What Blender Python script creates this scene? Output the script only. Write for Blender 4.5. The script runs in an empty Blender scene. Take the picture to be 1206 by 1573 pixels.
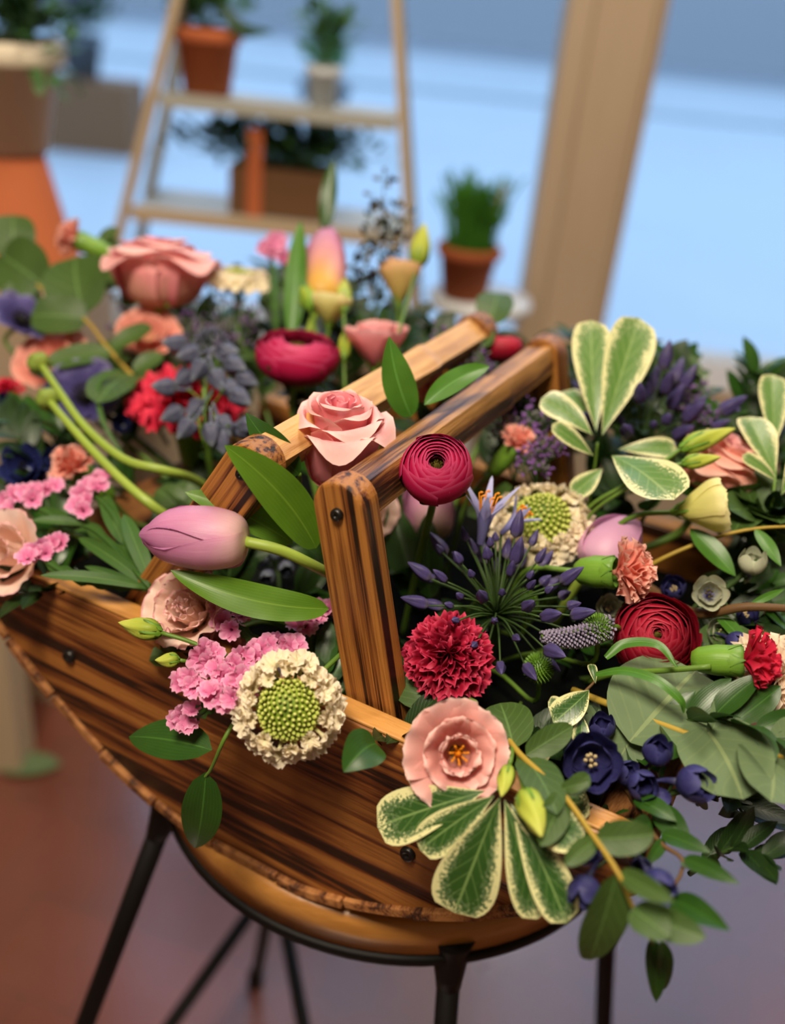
import bpy, math, random
from math import sin, cos, pi, sqrt, radians, atan2, exp
from mathutils import Vector, Matrix, noise

random.seed(7)
scene = bpy.context.scene
COL = scene.collection

# ------------------------------------------------------------------ camera
SEAT = 0.72
CAM = Vector((0.0, -0.5, 1.24))
FPX = 1500.0
PITCH, ROLL = radians(29.0), radians(6.0)
FW = Vector((0, cos(PITCH), -sin(PITCH)))
_R0 = Vector((1, 0, 0)); _U0 = Vector((0, sin(PITCH), cos(PITCH)))
RT = _R0 * cos(ROLL) + _U0 * sin(ROLL)
UP = -_R0 * sin(ROLL) + _U0 * cos(ROLL)
cam_d = bpy.data.cameras.new('camera')
cam_d.sensor_fit = 'VERTICAL'; cam_d.sensor_height = 36.0; cam_d.sensor_width = 36.0 * 1206 / 1573
cam_d.lens = FPX / 1573 * 36.0
cam_d.clip_start = 0.02; cam_d.clip_end = 200
cam_d.dof.use_dof = True; cam_d.dof.focus_distance = 0.54; cam_d.dof.aperture_fstop = 34.3 / 12.5
cam_o = bpy.data.objects.new('camera', cam_d); COL.objects.link(cam_o)
m3 = Matrix((RT, UP, -FW)).transposed()
cam_o.matrix_world = Matrix.Translation(CAM) @ m3.to_4x4()
scene.camera = cam_o

# ------------------------------------------------------------------ look, world, lights
vs = scene.view_settings
vs.view_transform = 'Standard'; vs.look = 'None'; vs.gamma = 1; vs.use_curve_mapping = False
vs.exposure = 0.0
w = bpy.data.worlds.new('sky'); scene.world = w; w.use_nodes = True
bg = w.node_tree.nodes['Background']
bg.inputs[0].default_value = (0.44, 0.67, 1.0, 1); bg.inputs[1].default_value = 3.0

def area(name, loc, target, sx, sy, power, color):
    d = bpy.data.lights.new(name, 'AREA'); d.shape = 'RECTANGLE'; d.size = sx; d.size_y = sy
    d.energy = power; d.color = color
    o = bpy.data.objects.new(name, d); COL.objects.link(o); o.location = loc
    o.rotation_euler = (Vector(target) - Vector(loc)).to_track_quat('-Z', 'Y').to_euler()
    return o
area('ceiling_light_front', (-0.35, -0.75, 2.45), (0.0, 0.1, 0.9), 0.45, 0.45, 46, (1.0, 0.87, 0.68))
area('ceiling_light_back', (0.5, 0.75, 2.5), (0.1, 0.2, 0.9), 0.5, 0.5, 20, (1.0, 0.86, 0.68))

# ------------------------------------------------------------------ frames and pixel helpers
YAW = radians(-25.7)
BO = Vector((0.0036, 0.1029, SEAT))                 # centre of the basket on the stool
BU = Vector((cos(YAW), sin(YAW), 0)); BN = Vector((-sin(YAW), cos(YAW), 0))
def L2W(x, y, z): return BO + BU * x + BN * y + Vector((0, 0, z))
def ray(px, py): return FW + RT * ((px - 603) / FPX) - UP * ((py - 786.5) / FPX)
def WD(px, py, d): return CAM + ray(px, py) * d
def WZ(px, py, h):                                   # on the level h above the stool seat
    r = ray(px, py); return CAM + r * ((SEAT + h - CAM.z) / r.z)
def WV(px, py, y):                                   # on the upright plane y of the basket frame
    r = ray(px, py); return CAM + r * ((BO + BN * y - CAM).dot(BN) / r.dot(BN))
def WY(px, py, y):                                   # on the world plane y
    r = ray(px, py); return CAM + r * ((y - CAM.y) / r.y)
def depth(p): return (p - CAM).dot(FW)
def px2m(p, px): return px * depth(p) / FPX
def cd(r, u, t): return (RT * r + UP * u - FW * t).normalized()
def frame(loc, z, spin=0.0):
    z = z.normalized(); a = Vector((0, 0, 1)) if abs(z.z) < .9 else Vector((0, 1, 0))
    x = a.cross(z).normalized(); y = z.cross(x)
    m = Matrix((x, y, z)).transposed().to_4x4()
    return Matrix.Translation(loc) @ m @ Matrix.Rotation(spin, 4, 'Z')
def lerp(a, b, t): return a + (b - a) * t
def smooth_pts(pts, n):
    pts = [Vector(p) for p in pts]
    if len(pts) == 2: return [pts[0].lerp(pts[1], i / n) for i in range(n + 1)]
    P = [pts[0] * 2 - pts[1]] + pts + [pts[-1] * 2 - pts[-2]]
    out = []; k = len(pts) - 1
    for i in range(n + 1):
        t = i / n * k; j = min(int(t), k - 1); f = t - j
        a, b, c, d = P[j], P[j + 1], P[j + 2], P[j + 3]
        out.append(0.5 * ((2 * b) + (c - a) * f + (2 * a - 5 * b + 4 * c - d) * f * f + (3 * b - a - 3 * c + d) * f ** 3))
    return out

# ------------------------------------------------------------------ mesh collecting
class MB:
    def __init__(s): s.v = []; s.f = []; s.uv = []
    def add(s, verts, faces, uvs, M=None):
        o = len(s.v)
        s.v += [(M @ Vector(p)) if M else Vector(p) for p in verts]
        s.uv += uvs; s.f += [tuple(i + o for i in f) for f in faces]
    def grid(s, fn, nu, nv, M=None, closed=False):
        vs_, uv = [], []
        for j in range(nv + 1):
            for i in range(nu + (0 if closed else 1)):
                u, v = i / nu, j / nv
                vs_.append(fn(u, v)); uv.append((u, v))
        W = nu if closed else nu + 1; fs = []
        for j in range(nv):
            for i in range(nu):
                a = j * W + i; b = j * W + (i + 1) % W
                fs.append((a, b, b + W, a + W))
        s.add(vs_, fs, uv, M)
    def tube(s, pts, r, n=6, seg=None, caps=True):
        pts = smooth_pts(pts, seg or max(2, (len(pts) - 1) * 5))
        k = len(pts); base = len(s.v); prev = None
        for i, p in enumerate(pts):
            t = (pts[min(i + 1, k - 1)] - pts[max(i - 1, 0)]).normalized()
            if prev is None:
                prev = Vector((0, 0, 1)).cross(t)
                if prev.length < .1: prev = Vector((1, 0, 0)).cross(t)
            a = (prev - t * prev.dot(t)).normalized(); prev = a; b = t.cross(a)
            rr = r(i / (k - 1)) if callable(r) else r
            for q in range(n):
                an = 2 * pi * q / n
                s.v.append(p + (a * cos(an) + b * sin(an)) * rr); s.uv.append((q / n, i / (k - 1)))
        for i in range(k - 1):
            for q in range(n):
                a0 = base + i * n + q; a1 = base + i * n + (q + 1) % n
                s.f.append((a0, a1, a1 + n, a0 + n))
        if caps:
            s.f.append(tuple(base + q for q in range(n))[::-1]); s.f.append(tuple(base + (k - 1) * n + q for q in range(n)))
    def lathe(s, prof, n=24, M=None, rib=0.0, nr=0):
        def fn(u, v):
            t = v * (len(prof) - 1); j = min(int(t), len(prof) - 2); f = t - j
            r = lerp(prof[j][0], prof[j + 1][0], f); z = lerp(prof[j][1], prof[j + 1][1], f)
            if rib: r *= 1 + rib * cos(nr * 2 * pi * u)
            return (r * cos(2 * pi * u), r * sin(2 * pi * u), z)
        s.grid(fn, n, len(prof) - 1, M, closed=True)
    def ell(s, c, ax, ln, r, M=None, n=7, m=5, point=1.0):
        # spindle from c along ax: length ln, radius r
        ax = Vector(ax).normalized(); F = frame(Vector(c), ax)
        if M: F = M @ F
        def fn(u, v):
            rr = r * (sin(pi * min(1, max(0.02, v ** point))) ** .8)
            return (rr * cos(2 * pi * u), rr * sin(2 * pi * u), v * ln)
        s.grid(fn, n, m, F, closed=True)
    def box(s, c, size, M=None):
        x, y, z = [k / 2 for k in size]; c = Vector(c)
        vs_ = [c + Vector((a * x, b * y, d * z)) for a in (-1, 1) for b in (-1, 1) for d in (-1, 1)]
        fs = [(0, 1, 3, 2), (4, 6, 7, 5), (0, 4, 5, 1), (2, 3, 7, 6), (0, 2, 6, 4), (1, 5, 7, 3)]
        s.add(vs_, fs, [(p[0], p[2]) for p in vs_], M)
    def prism(s, outline, y0, y1, M=None):          # outline in x,z, extruded along y
        n = len(outline)
        vs_ = [(x, y0, z) for x, z in outline] + [(x, y1, z) for x, z in outline]
        fs = [tuple(range(n)), tuple(range(2 * n - 1, n - 1, -1))]
        fs += [(i, i + n, (i + 1) % n + n, (i + 1) % n) for i in range(n)]
        s.add(vs_, fs, [(p[0], p[2]) for p in vs_], M)

def link_mesh(name, mb, mat, parent=None, smooth=True, bevel=0, solid=0, subsurf=0, at=None):
    me = bpy.data.meshes.new(name)
    off = at if at is not None else (parent.location if parent and not parent.get('_rot') else Vector())
    if parent and parent.parent: off = parent.parent.location if not parent.parent.get('_rot') else Vector()
    me.from_pydata([tuple(p - off) for p in mb.v], [], mb.f)
    uvl = me.uv_layers.new(name='UVMap')
    uvs = mb.uv; buf = []
    for l in me.loops: buf += uvs[l.vertex_index]
    uvl.data.foreach_set('uv', buf)
    me.polygons.foreach_set('use_smooth', [smooth] * len(me.polygons)); me.update()
    me.materials.append(mat)
    o = bpy.data.objects.new(name, me); COL.objects.link(o)
    if parent: o.parent = parent
    if at is not None: o.location = at
    if bevel:
        b = o.modifiers.new('bevel', 'BEVEL'); b.width = bevel; b.segments = 3; b.limit_method = 'ANGLE'; b.angle_limit = radians(40)
    if solid:
        b = o.modifiers.new('solid', 'SOLIDIFY'); b.thickness = solid
    return o

def thing(name, label, cat, loc=(0, 0, 0), group=None, rotz=None):
    o = bpy.data.objects.new(name, None); COL.objects.link(o); o.location = loc; o.empty_display_size = .02
    o['label'] = label; o['category'] = cat
    if group: o['group'] = group
    if rotz is not None: o.rotation_euler = (0, 0, rotz); o['_rot'] = 1
    return o
def tag(o, label, cat, group=None):
    o['label'] = label; o['category'] = cat
    if group: o['group'] = group
    return o
def structure(o): o['kind'] = 'structure'; return o

# ------------------------------------------------------------------ materials
def lin(h):
    h = h.lstrip('#'); c = [int(h[i:i + 2], 16) / 255 for i in (0, 2, 4)]
    return tuple([(x / 12.92 if x <= .04045 else ((x + .055) / 1.055) ** 2.4) for x in c] + [1])
class NT:
    def __init__(s, name):
        s.m = bpy.data.materials.new(name); s.m.use_nodes = True; s.t = s.m.node_tree
        s.b = s.t.nodes['Principled BSDF']; s.o = s.t.nodes['Material Output']
    def n(s, k, **kw):
        x = s.t.nodes.new(k)
        for a, v in kw.items(): setattr(x, a, v)
        return x
    def l(s, a, b): s.t.links.new(a, b)
    def ramp(s, fac, stops, mode='LINEAR'):
        r = s.n('ShaderNodeValToRGB'); e = r.color_ramp.elements; r.color_ramp.interpolation = mode
        while len(e) > 1: e.remove(e[0])
        e[0].position = stops[0][0]; e[0].color = lin(stops[0][1])
        for p, c in stops[1:]: x = e.new(p); x.color = lin(c)
        s.l(fac, r.inputs[0]); return r.outputs[0]
    def mapping(s, src, scale=(1, 1, 1), rot=(0, 0, 0)):
        c = s.n('ShaderNodeTexCoord'); m = s.n('ShaderNodeMapping'); m.inputs['Scale'].default_value = scale; m.inputs['Rotation'].default_value = rot
        s.l(c.outputs[src], m.inputs[0]); return m.outputs[0]
    def noise(s, vec, scale, detail=3, rough=.5, dist=0):
        n = s.n('ShaderNodeTexNoise'); n.inputs['Scale'].default_value = scale; n.inputs['Detail'].default_value = detail
        n.inputs['Roughness'].default_value = rough; n.inputs['Distortion'].default_value = dist
        s.l(vec, n.inputs['Vector']); return n.outputs['Fac']
    def math(s, op, a, b=None, c=None):
        m = s.n('ShaderNodeMath', operation=op)
        for i, x in enumerate((a, b, c)):
            if x is None: continue
            if isinstance(x, (int, float)): m.inputs[i].default_value = x
            else: s.l(x, m.inputs[i])
        return m.outputs[0]
    def mix(s, fac, a, b, mode='MIX'):
        m = s.n('ShaderNodeMix', data_type='RGBA', blend_type=mode)
        for sock, x in ((m.inputs[0], fac), (m.inputs[6], a), (m.inputs[7], b)):
            if isinstance(x, (int, float)): sock.default_value = x
            elif isinstance(x, str): sock.default_value = lin(x)
            else: s.l(x, sock)
        return m.outputs[2]
    def bump(s, h, strength=.3, dist=.001):
        b = s.n('ShaderNodeBump'); b.inputs['Strength'].default_value = strength; b.inputs['Distance'].default_value = dist
        s.l(h, b.inputs['Height']); s.l(b.outputs[0], s.b.inputs['Normal'])
    def fin(s, col, rough=.5, spec=.5, trans=0.0):
        if isinstance(col, str): s.b.inputs['Base Color'].default_value = lin(col)
        else: s.l(col, s.b.inputs['Base Color'])
        s.b.inputs['Roughness'].default_value = rough; s.b.inputs['Specular IOR Level'].default_value = spec
        if trans:
            t = s.n('ShaderNodeBsdfTranslucent'); mx = s.n('ShaderNodeMixShader'); mx.inputs[0].default_value = trans
            if isinstance(col, str): t.inputs[0].default_value = lin(col)
            else: s.l(col, t.inputs[0])
            s.l(s.b.outputs[0], mx.inputs[1]); s.l(t.outputs[0], mx.inputs[2]); s.l(mx.outputs[0], s.o.inputs[0])
        return s.m
def plain(name, c, rough=.5, spec=.5, metal=0, trans=0):
    t = NT(name); t.b.inputs['Metallic'].default_value = metal; return t.fin(c, rough, spec, trans)
def petal_mat(name, stops, vein=.25, vein_col='#ffffff', trans=.25, rough=.55, spec=.25, fine=60):
    t = NT(name); uv = t.mapping('UV', (1, 1, 1)); sep = t.n('ShaderNodeSeparateXYZ'); t.l(uv, sep.inputs[0])
    base = t.ramp(sep.outputs[1], stops)
    st = t.mapping('UV', (fine, 2.5, 1)); n = t.noise(st, 1, 3, .6)
    ob = t.mapping('Object', (1, 1, 1)); n2 = t.noise(ob, 45, 2)
    f = t.math('MULTIPLY', t.math('ABSOLUTE', t.math('SUBTRACT', n, .5)), vein * 3)
    c = t.mix(f, base, vein_col)
    h = t.n('ShaderNodeHueSaturation'); t.l(c, h.inputs['Color']); t.l(t.math('MULTIPLY_ADD', n2, .3, .85), h.inputs['Value'])
    t.bump(n, .25, .0006)
    return t.fin(h.outputs[0], rough, spec, trans)
def leaf_mat(name, c1, c2, vein, rough=.4, spec=.5, trans=.18, parallel=False, edge=None, vs_=9, vk=.45):
    t = NT(name); uv = t.mapping('UV'); sep = t.n('ShaderNodeSeparateXYZ'); t.l(uv, sep.inputs[0])
    s_ = t.math('ABSOLUTE', t.math('MULTIPLY_ADD', sep.outputs[0], 2, -1))
    ob = t.mapping('Object'); n = t.noise(ob, 60, 3)
    base = t.mix(n, c1, c2)
    if parallel:
        a = t.math('SINE', t.math('MULTIPLY', sep.outputs[0], 75.0))
        vf = t.math('MULTIPLY', t.math('MAXIMUM', a, 0), .12)
    else:
        a = t.math('SINE', t.math('MULTIPLY', t.math('MULTIPLY_ADD', s_, -.35, sep.outputs[1]), 2 * pi * vs_))
        vf = t.math('MULTIPLY', t.math('SUBTRACT', 1, t.math('SMOOTH_MIN', t.math('MULTIPLY', t.math('SUBTRACT', 1, a), 4), 1, .3)), vk)
    mid = t.math('MULTIPLY', t.math('LESS_THAN', s_, .045), .75)
    vf = t.math('MAXIMUM', t.math('MAXIMUM', vf, 0), mid)
    c = t.mix(vf, base, vein)
    if edge:
        nz = t.noise(t.mapping('UV', (12, 22, 1)), 1.3, 4, .7)
        n3 = t.noise(ob, 35, 2)
        d = t.math('ADD', t.math('MAXIMUM', s_, t.math('MULTIPLY_ADD', sep.outputs[1], 1.75, -.98)), t.math('MULTIPLY', t.math('SUBTRACT', nz, .5), 1.5))
        d = t.math('ADD', d, t.math('MULTIPLY', t.math('SUBTRACT', n3, .5), .5))
        f = t.math('GREATER_THAN', d, .74)
        f2 = t.math('MULTIPLY', t.math('GREATER_THAN', d, .52), .3)
        c = t.mix(f2, c, '#8fa07a'); c = t.mix(f, c, edge)
    t.bump(vf, .25, .0005)
    return t.fin(c, rough, spec, trans)

def burnt_wood(name, axis, dark, mid, light, scale=26, stretch=.12, dens=.5, rough=.42, fine=1.0, rot=(0, 0, 0), gain=6.0, wob=.05):
    t = NT(name)
    sc = [1, 1, 1]; sc[axis] = stretch
    v = t.mapping('Object', tuple(sc), rot)
    n0 = t.noise(v, 9, 2, .5)
    vv = t.n('ShaderNodeVectorMath', operation='MULTIPLY_ADD'); t.l(t.mapping('Object', tuple(sc), rot), vv.inputs[0])
    vv.inputs[1].default_value = (1, 1, 1)
    cmb = t.n('ShaderNodeCombineXYZ')
    k = t.math('MULTIPLY', t.math('SUBTRACT', n0, .5), wob)
    for i in range(3): t.l(k, cmb.inputs[i])
    t.l(cmb.outputs[0], vv.inputs[2])
    n1 = t.noise(vv.outputs[0], scale, 3, .55)
    n2 = t.noise(vv.outputs[0], scale * 7, 3, .6)
    f = t.math('ADD', t.math('MULTIPLY', t.math('SUBTRACT', n1, dens), gain), .5)
    f = t.math('ADD', f, t.math('MULTIPLY', t.math('SUBTRACT', n2, .5), 1.5 * fine))
    c = t.ramp(f, [(0, dark), (.35, mid), (1, light)])
    n4 = t.noise(t.mapping('Object'), 14, 3)
    h = t.n('ShaderNodeHueSaturation'); t.l(c, h.inputs['Color']); t.l(t.math('MULTIPLY_ADD', n4, .9, .55), h.inputs['Value'])
    t.bump(t.math('ADD', f, n2), .35, .0008)
    return t.fin(h.outputs[0], rough, .45)

M = {}
# woods
M['board'] = burnt_wood('charred pine board', 0, '#26140a', '#663415', '#98602c', 52, .04, .485, .42, 1.3, rot=(0, radians(-6), 0), gain=7)
M['upright'] = burnt_wood('charred pine upright', 2, '#1f0f07', '#673716', '#a0682f', 230, .016, .455, .4, 1.0, gain=6, wob=.008)
M['bar'] = burnt_wood('burnt pine bar', 1, '#2a180c', '#623a1c', '#a87840', 90, .07, .52, .45, .9, gain=5, wob=.02)
M['barlight'] = burnt_wood('pale pine bar', 1, '#4a2c14', '#a07040', '#c89a60', 60, .08, .42, .42, .7, gain=4, wob=.02)
M['slat'] = burnt_wood('rough slat wood', 1, '#3a1d0c', '#7c4b25', '#a8713f', 80, .3, .48, .7, 1.0, gain=4)
M['rim'] = burnt_wood('worn pine rim', 0, '#54300f', '#9a672e', '#bd8746', 50, .08, .42, .4, .6, gain=4)
M['seat'] = burnt_wood('oak stool seat', 0, '#6b3f18', '#a0692c', '#b98040', 30, .1, .42, .35, .5, gain=3)
M['metal'] = plain('black powder coated steel', '#0b0807', .6, .2)
M['screw'] = plain('black screw', '#0c0b0a', .4, .5)
M['liner'] = plain('dark plastic liner', '#050705', .8, .1)
# petals
PK = dict(vein_col='#fbe3dc')
M['rose'] = petal_mat('pink rose petal', [(0, '#c9a05a'), (.18, '#e88590'), (.6, '#f0989e'), (.85, '#f5b2b3'), (1, '#f7cdc8')], .18, '#f8d4cc')
M['rose_in'] = petal_mat('deep pink rose petal', [(0, '#e0647c'), (.6, '#ec7f90'), (1, '#f6adb4')], .1, '#f8d4cc')
M['rose_out'] = petal_mat('rose back petal', [(0, '#a5a055'), (.22, '#dca288'), (.5, '#ee9a9e'), (1, '#f6b8b6')], .18, '#f8d4cc')
M['ran'] = petal_mat('magenta petal', [(0, '#7c0f33'), (.7, '#a5103f'), (.93, '#b3144a'), (1, '#d0507e')], .2, '#d03a68', .15)
M['ran_red'] = petal_mat('crimson petal', [(0, '#6c0a1c'), (.7, '#8e0c24'), (.93, '#9c122c'), (1, '#b93a4e')], .2, '#b53048', .12)
M['carn'] = petal_mat('red carnation petal', [(0, '#4c0612'), (.6, '#7e0820'), (.92, '#9a0e2e'), (1, '#d04062')], .12, '#c83a58', .15)
M['carn_hot'] = petal_mat('scarlet carnation petal', [(0, '#8a0a22'), (.6, '#ba1234'), (1, '#dc3250')], .15, '#f0607a', .2)
M['peach'] = petal_mat('peach petal', [(0, '#d0a070'), (.4, '#ea9484'), (.9, '#f2a796'), (1, '#f7c4b4')], .15, '#fbe0d4', .3)
M['lis'] = petal_mat('blush lisianthus petal', [(0, '#c7b06c'), (.25, '#e09c92'), (.75, '#f1b4ae'), (1, '#f7cdc6')], .25, '#f9ded2', .3)
M['lis_pale'] = petal_mat('pale blush petal', [(0, '#d8c890'), (.3, '#f6d4c2'), (.8, '#fbdccf'), (1, '#f2a8ae')], .25, '#faeadc', .3)
M['cream'] = petal_mat('cream petal', [(0, '#b3b648'), (.35, '#d8d27c'), (1, '#f0e4ac')], .3, '#b9bb5a', .3)
M['creampk'] = petal_mat('cream and pink petal', [(0, '#b9b252'), (.4, '#d9bb72'), (1, '#e8b690')], .3, '#c9c06a', .3)
M['tulip'] = petal_mat('lilac pink tulip petal', [(0, '#e8d9a0'), (.14, '#e4bfb4'), (.45, '#d491b4'), (.8, '#c478a8'), (1, '#b0649c')], .45, '#f0d2de', .25, .4, .4, 90)
M['tulip_y'] = petal_mat('yellow based tulip petal', [(0, '#dcae2c'), (.3, '#e4b254'), (.5, '#dd9a92'), (.8, '#cc7fa4'), (1, '#a85f96')], .25, '#e9c4b4', .3, .4, .4, 90)
M['tulip_p'] = petal_mat('mauve tulip petal', [(0, '#e2b4cc'), (.5, '#dca6ca'), (1, '#cd92c0')], .25, '#dfaccc', .22, .4, .4, 90)
M['scab'] = petal_mat('cream scabiosa floret', [(0, '#c3c25e'), (.3, '#ece2b8'), (1, '#f8ead2')], .15, '#fff4dd', .3)
M['scab_bud'] = petal_mat('green scabiosa bud', [(0, '#4f6a14'), (.45, '#8aa030'), (.8, '#c4cc62'), (1, '#dade90')], .05, '#d8dc88', .1)
M['hyd'] = petal_mat('ivory floret', [(0, '#d8b27c'), (.4, '#efd3ae'), (1, '#f6e2cc')], .15, '#fff4dd', .3)
M['statice'] = petal_mat('pink statice petal', [(0, '#cc6a9c'), (.4, '#dd6fa6'), (.8, '#e88fbb'), (1, '#f2b4d2')], .2, '#f4c6da', .3)
M['aga'] = petal_mat('violet agapanthus bud', [(0, '#76707a'), (.25, '#463c6c'), (.7, '#38305e'), (1, '#564c80')], .25, '#8078a4', .12, .4)
M['aga_open'] = petal_mat('pale lilac agapanthus petal', [(0, '#8a86c4'), (.5, '#a6a6e0'), (1, '#c2c6f2')], .35, '#6c6cc0', .35)
M['delph'] = petal_mat('indigo delphinium petal', [(0, '#4a4a62'), (.3, '#252350'), (.8, '#2c2a62'), (1, '#45457e')], .35, '#6a7098', .15, .45)
M['delph_pale'] = petal_mat('white and violet petal', [(0, '#3c3578'), (.25, '#6a6a8a'), (.55, '#b4b79c'), (1, '#c9cdb0')], .2, '#4c4c90', .2)
M['delph_bud'] = petal_mat('grey violet delphinium bud', [(0, '#5f6470'), (.3, '#3c3d58'), (.7, '#4c4e6a'), (1, '#7a8290')], .5, '#98a0a0', .1, .45)
M['anem'] = petal_mat('purple anemone petal', [(0, '#23203c'), (.3, '#3c3468'), (.85, '#544c88'), (1, '#8a86ac')], .3, '#2c2550', .2)
M['blue'] = petal_mat('blue floret petal', [(0, '#d8dce8'), (.15, '#283270'), (.7, '#20265a'), (1, '#3a4480')], .2, '#5860a8', .15)
M['limo'] = plain('purple limonium floret', '#8a5fa6', .6, .2, trans=.2)
M['limo_g'] = plain('grey limonium bract', '#6d6d6a', .7, .2)
M['veron'] = petal_mat('grey lilac veronica floret', [(0, '#5c6a54'), (.5, '#7d7590'), (1, '#a79cb4')], .1, '#c8c0cc', .15)
M['stamen'] = plain('orange stamen', '#d98412', .5, .3)
M['anther'] = plain('dark anther', '#1b1714', .7, .2)
M['ivory'] = plain('ivory anther', '#c9b58a', .6, .2)
M['brown_c'] = plain('olive brown flower centre', '#5d5420', .6, .3)
M['black_c'] = plain('black flower centre', '#0e0c12', .7, .3)
# greens
M['stem'] = plain('green stem', '#5f7f2c', .45, .4, trans=.08)
M['stem_lime'] = petal_mat('lime stem', [(0, '#8aa03a'), (1, '#93a843')], .2, '#b6c46a', .1, .4, .4)
M['stem_dark'] = plain('dark green stem', '#33491f', .5, .3)
M['stem_yel'] = plain('ochre twig', '#a58a35', .5, .3)
M['twig'] = plain('brown twig', '#5e4326', .6, .3)
M['calyx'] = petal_mat('green calyx', [(0, '#5f8a22'), (.6, '#6f9a32'), (1, '#4f7a2a')], .25, '#a4bf5c', .1, .4, .4)
M['bud'] = petal_mat('lime bud', [(0, '#7f9a2e'), (.5, '#b3bd4a'), (1, '#c8cc62')], .4, '#8aa036', .15, .45)
M['pod'] = petal_mat('green pod', [(0, '#7d9236'), (.6, '#75903a'), (1, '#9a7a54')], .4, '#a88868', .1, .5)
M['ruscus'] = leaf_mat('glossy deep green leaf', '#1f3f12', '#30561a', '#436f28', .35, .5, .15, parallel=True)
M['ruscus_l'] = leaf_mat('bright green leaf', '#3c6a1c', '#4f8026', '#67a048', .38, .5, .25, parallel=True)
M['tleaf'] = leaf_mat('tulip leaf', '#4a7218', '#608820', '#759a30', .4, .5, .25, parallel=True)
M['dark_leaf'] = leaf_mat('dark evergreen leaf', '#14240c', '#213a14', '#30501e', .42, .4, .1)
M['euc'] = leaf_mat('grey green eucalyptus leaf', '#5d7351', '#6c8058', '#8a9a68', .6, .3, .2, vs_=6, vk=.15)
M['euc_d'] = leaf_mat('green eucalyptus leaf', '#344e1e', '#465f28', '#5f7f42', .5, .4, .18, vs_=6, vk=.25)
M['var'] = leaf_mat('green leaf with cream edge', '#26471a', '#375c24', '#7d9a58', .3, .5, .15, edge='#ddd9a0', vs_=7, vk=.3)
M['var_l'] = leaf_mat('light green leaf with cream edge', '#557c34', '#648a40', '#8fa965', .35, .5, .25, edge='#e2dfa8', vs_=7)
M['stat_stem'] = leaf_mat('winged statice stem', '#2c4c18', '#3a5c22', '#5c7c3c', .5, .3, .1, parallel=True)

# ------------------------------------------------------------------ room and street
def slab(name, c, size, mat, kind=True):
    mb = MB(); mb.box((0, 0, 0), size); o = link_mesh(name, mb, mat, smooth=False, at=None); o.location = c
    return structure(o) if kind else o
t = NT('quarry tile floor'); uvw = t.mapping('Object', (1, 1, 1), (0, 0, radians(14)))
br = t.n('ShaderNodeTexBrick'); t.l(uvw, br.inputs['Vector']); br.inputs['Scale'].default_value = 6.2; br.offset = .5
br.inputs['Mortar Size'].default_value = .012; br.inputs['Brick Width'].default_value = .9; br.inputs['Row Height'].default_value = .9
br.inputs['Color1'].default_value = lin('#783828'); br.inputs['Color2'].default_value = lin('#602e24'); br.inputs['Mortar'].default_value = lin('#4a332b')
nz = t.noise(t.mapping('Object'), 9, 4, .6); c = t.mix(t.math('MULTIPLY', nz, .8), br.outputs['Color'], '#8a4a38', 'MIX')
nz2 = t.noise(t.mapping('Object'), 3, 3, .6); c = t.mix(t.math('MULTIPLY', nz2, .6), c, '#54322c')
t.bump(br.outputs['Fac'], -.4, .002); t.l(t.math('MULTIPLY_ADD', nz, .25, .22), t.b.inputs['Roughness'])
tile = t.fin(c, .32, .6); t.l(t.math('MULTIPLY_ADD', nz, .25, .2), t.b.inputs['Roughness'])
tile.node_tree.nodes['Principled BSDF'].inputs['Coat Weight'].default_value = 1.0; tile.node_tree.nodes['Principled BSDF'].inputs['Coat IOR'].default_value = 1.75; tile.node_tree.nodes['Principled BSDF'].inputs['Coat Roughness'].default_value = .22
M['tile'] = tile
M['wall'] = plain('warm off white plaster', '#b3a48e', .8, .2)
t = NT('cream painted wood'); n = t.noise(t.mapping('Object', (1, 1, .2)), 25, 3)
M['cream_paint'] = t.fin(t.mix(n, '#ad9880', '#b9a48c'), .55, .3)
M['groove'] = plain('shadowed paint groove', '#8d7452', .6, .2)
t = NT('glass'); tr = t.n('ShaderNodeBsdfTransparent'); gl = t.n('ShaderNodeBsdfGlossy'); gl.inputs['Roughness'].default_value = .02
fr = t.n('ShaderNodeFresnel'); fr.inputs[0].default_value = 1.45; mx = t.n('ShaderNodeMixShader')
t.l(t.math('MULTIPLY', fr.outputs[0], .6), mx.inputs[0]); t.l(tr.outputs[0], mx.inputs[1]); t.l(gl.outputs[0], mx.inputs[2]); t.l(mx.outputs[0], t.o.inputs[0])
M['glass'] = t.m
WINY = 1.62
slab('floor', (0, .0, -.03), (4.4, 4.2, .06), M['tile']).location = (0, -.4, -.03)
slab('ceiling', (0, -.4, 2.66), (4.4, 4.2, .06), M['wall'])
slab('wall_left', (-2.2, -.4, 1.3), (.1, 4.2, 2.72), M['wall'])
slab('wall_right', (2.2, -.4, 1.3), (.1, 4.2, 2.72), M['wall'])
slab('wall_rear', (0, -2.5, 1.3), (4.4, .1, 2.72), M['wall'])
slab('wall_front', (0, WINY + .02, .245), (4.4, .12, .49), M['wall'])
slab('trim_header', (0, WINY + .02, 2.5), (4.4, .12, .3), M['cream_paint'])
slab('trim_sill', (0, WINY - .03, .51), (4.4, .26, .035), M['cream_paint'])
slab('trim_side_left', (-1.0, WINY + .02, 1.44), (.1, .13, 1.9), M['cream_paint'])
slab('wall_front_left_blocker', (-1.62, WINY + .02, 1.44), (1.14, .12, 1.9), M['wall'])  # unseen wall, added to keep the window's reflection off the left floor
slab('trim_side_right', (2.08, WINY + .02, 1.44), (.16, .12, 1.9), M['cream_paint'])
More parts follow.
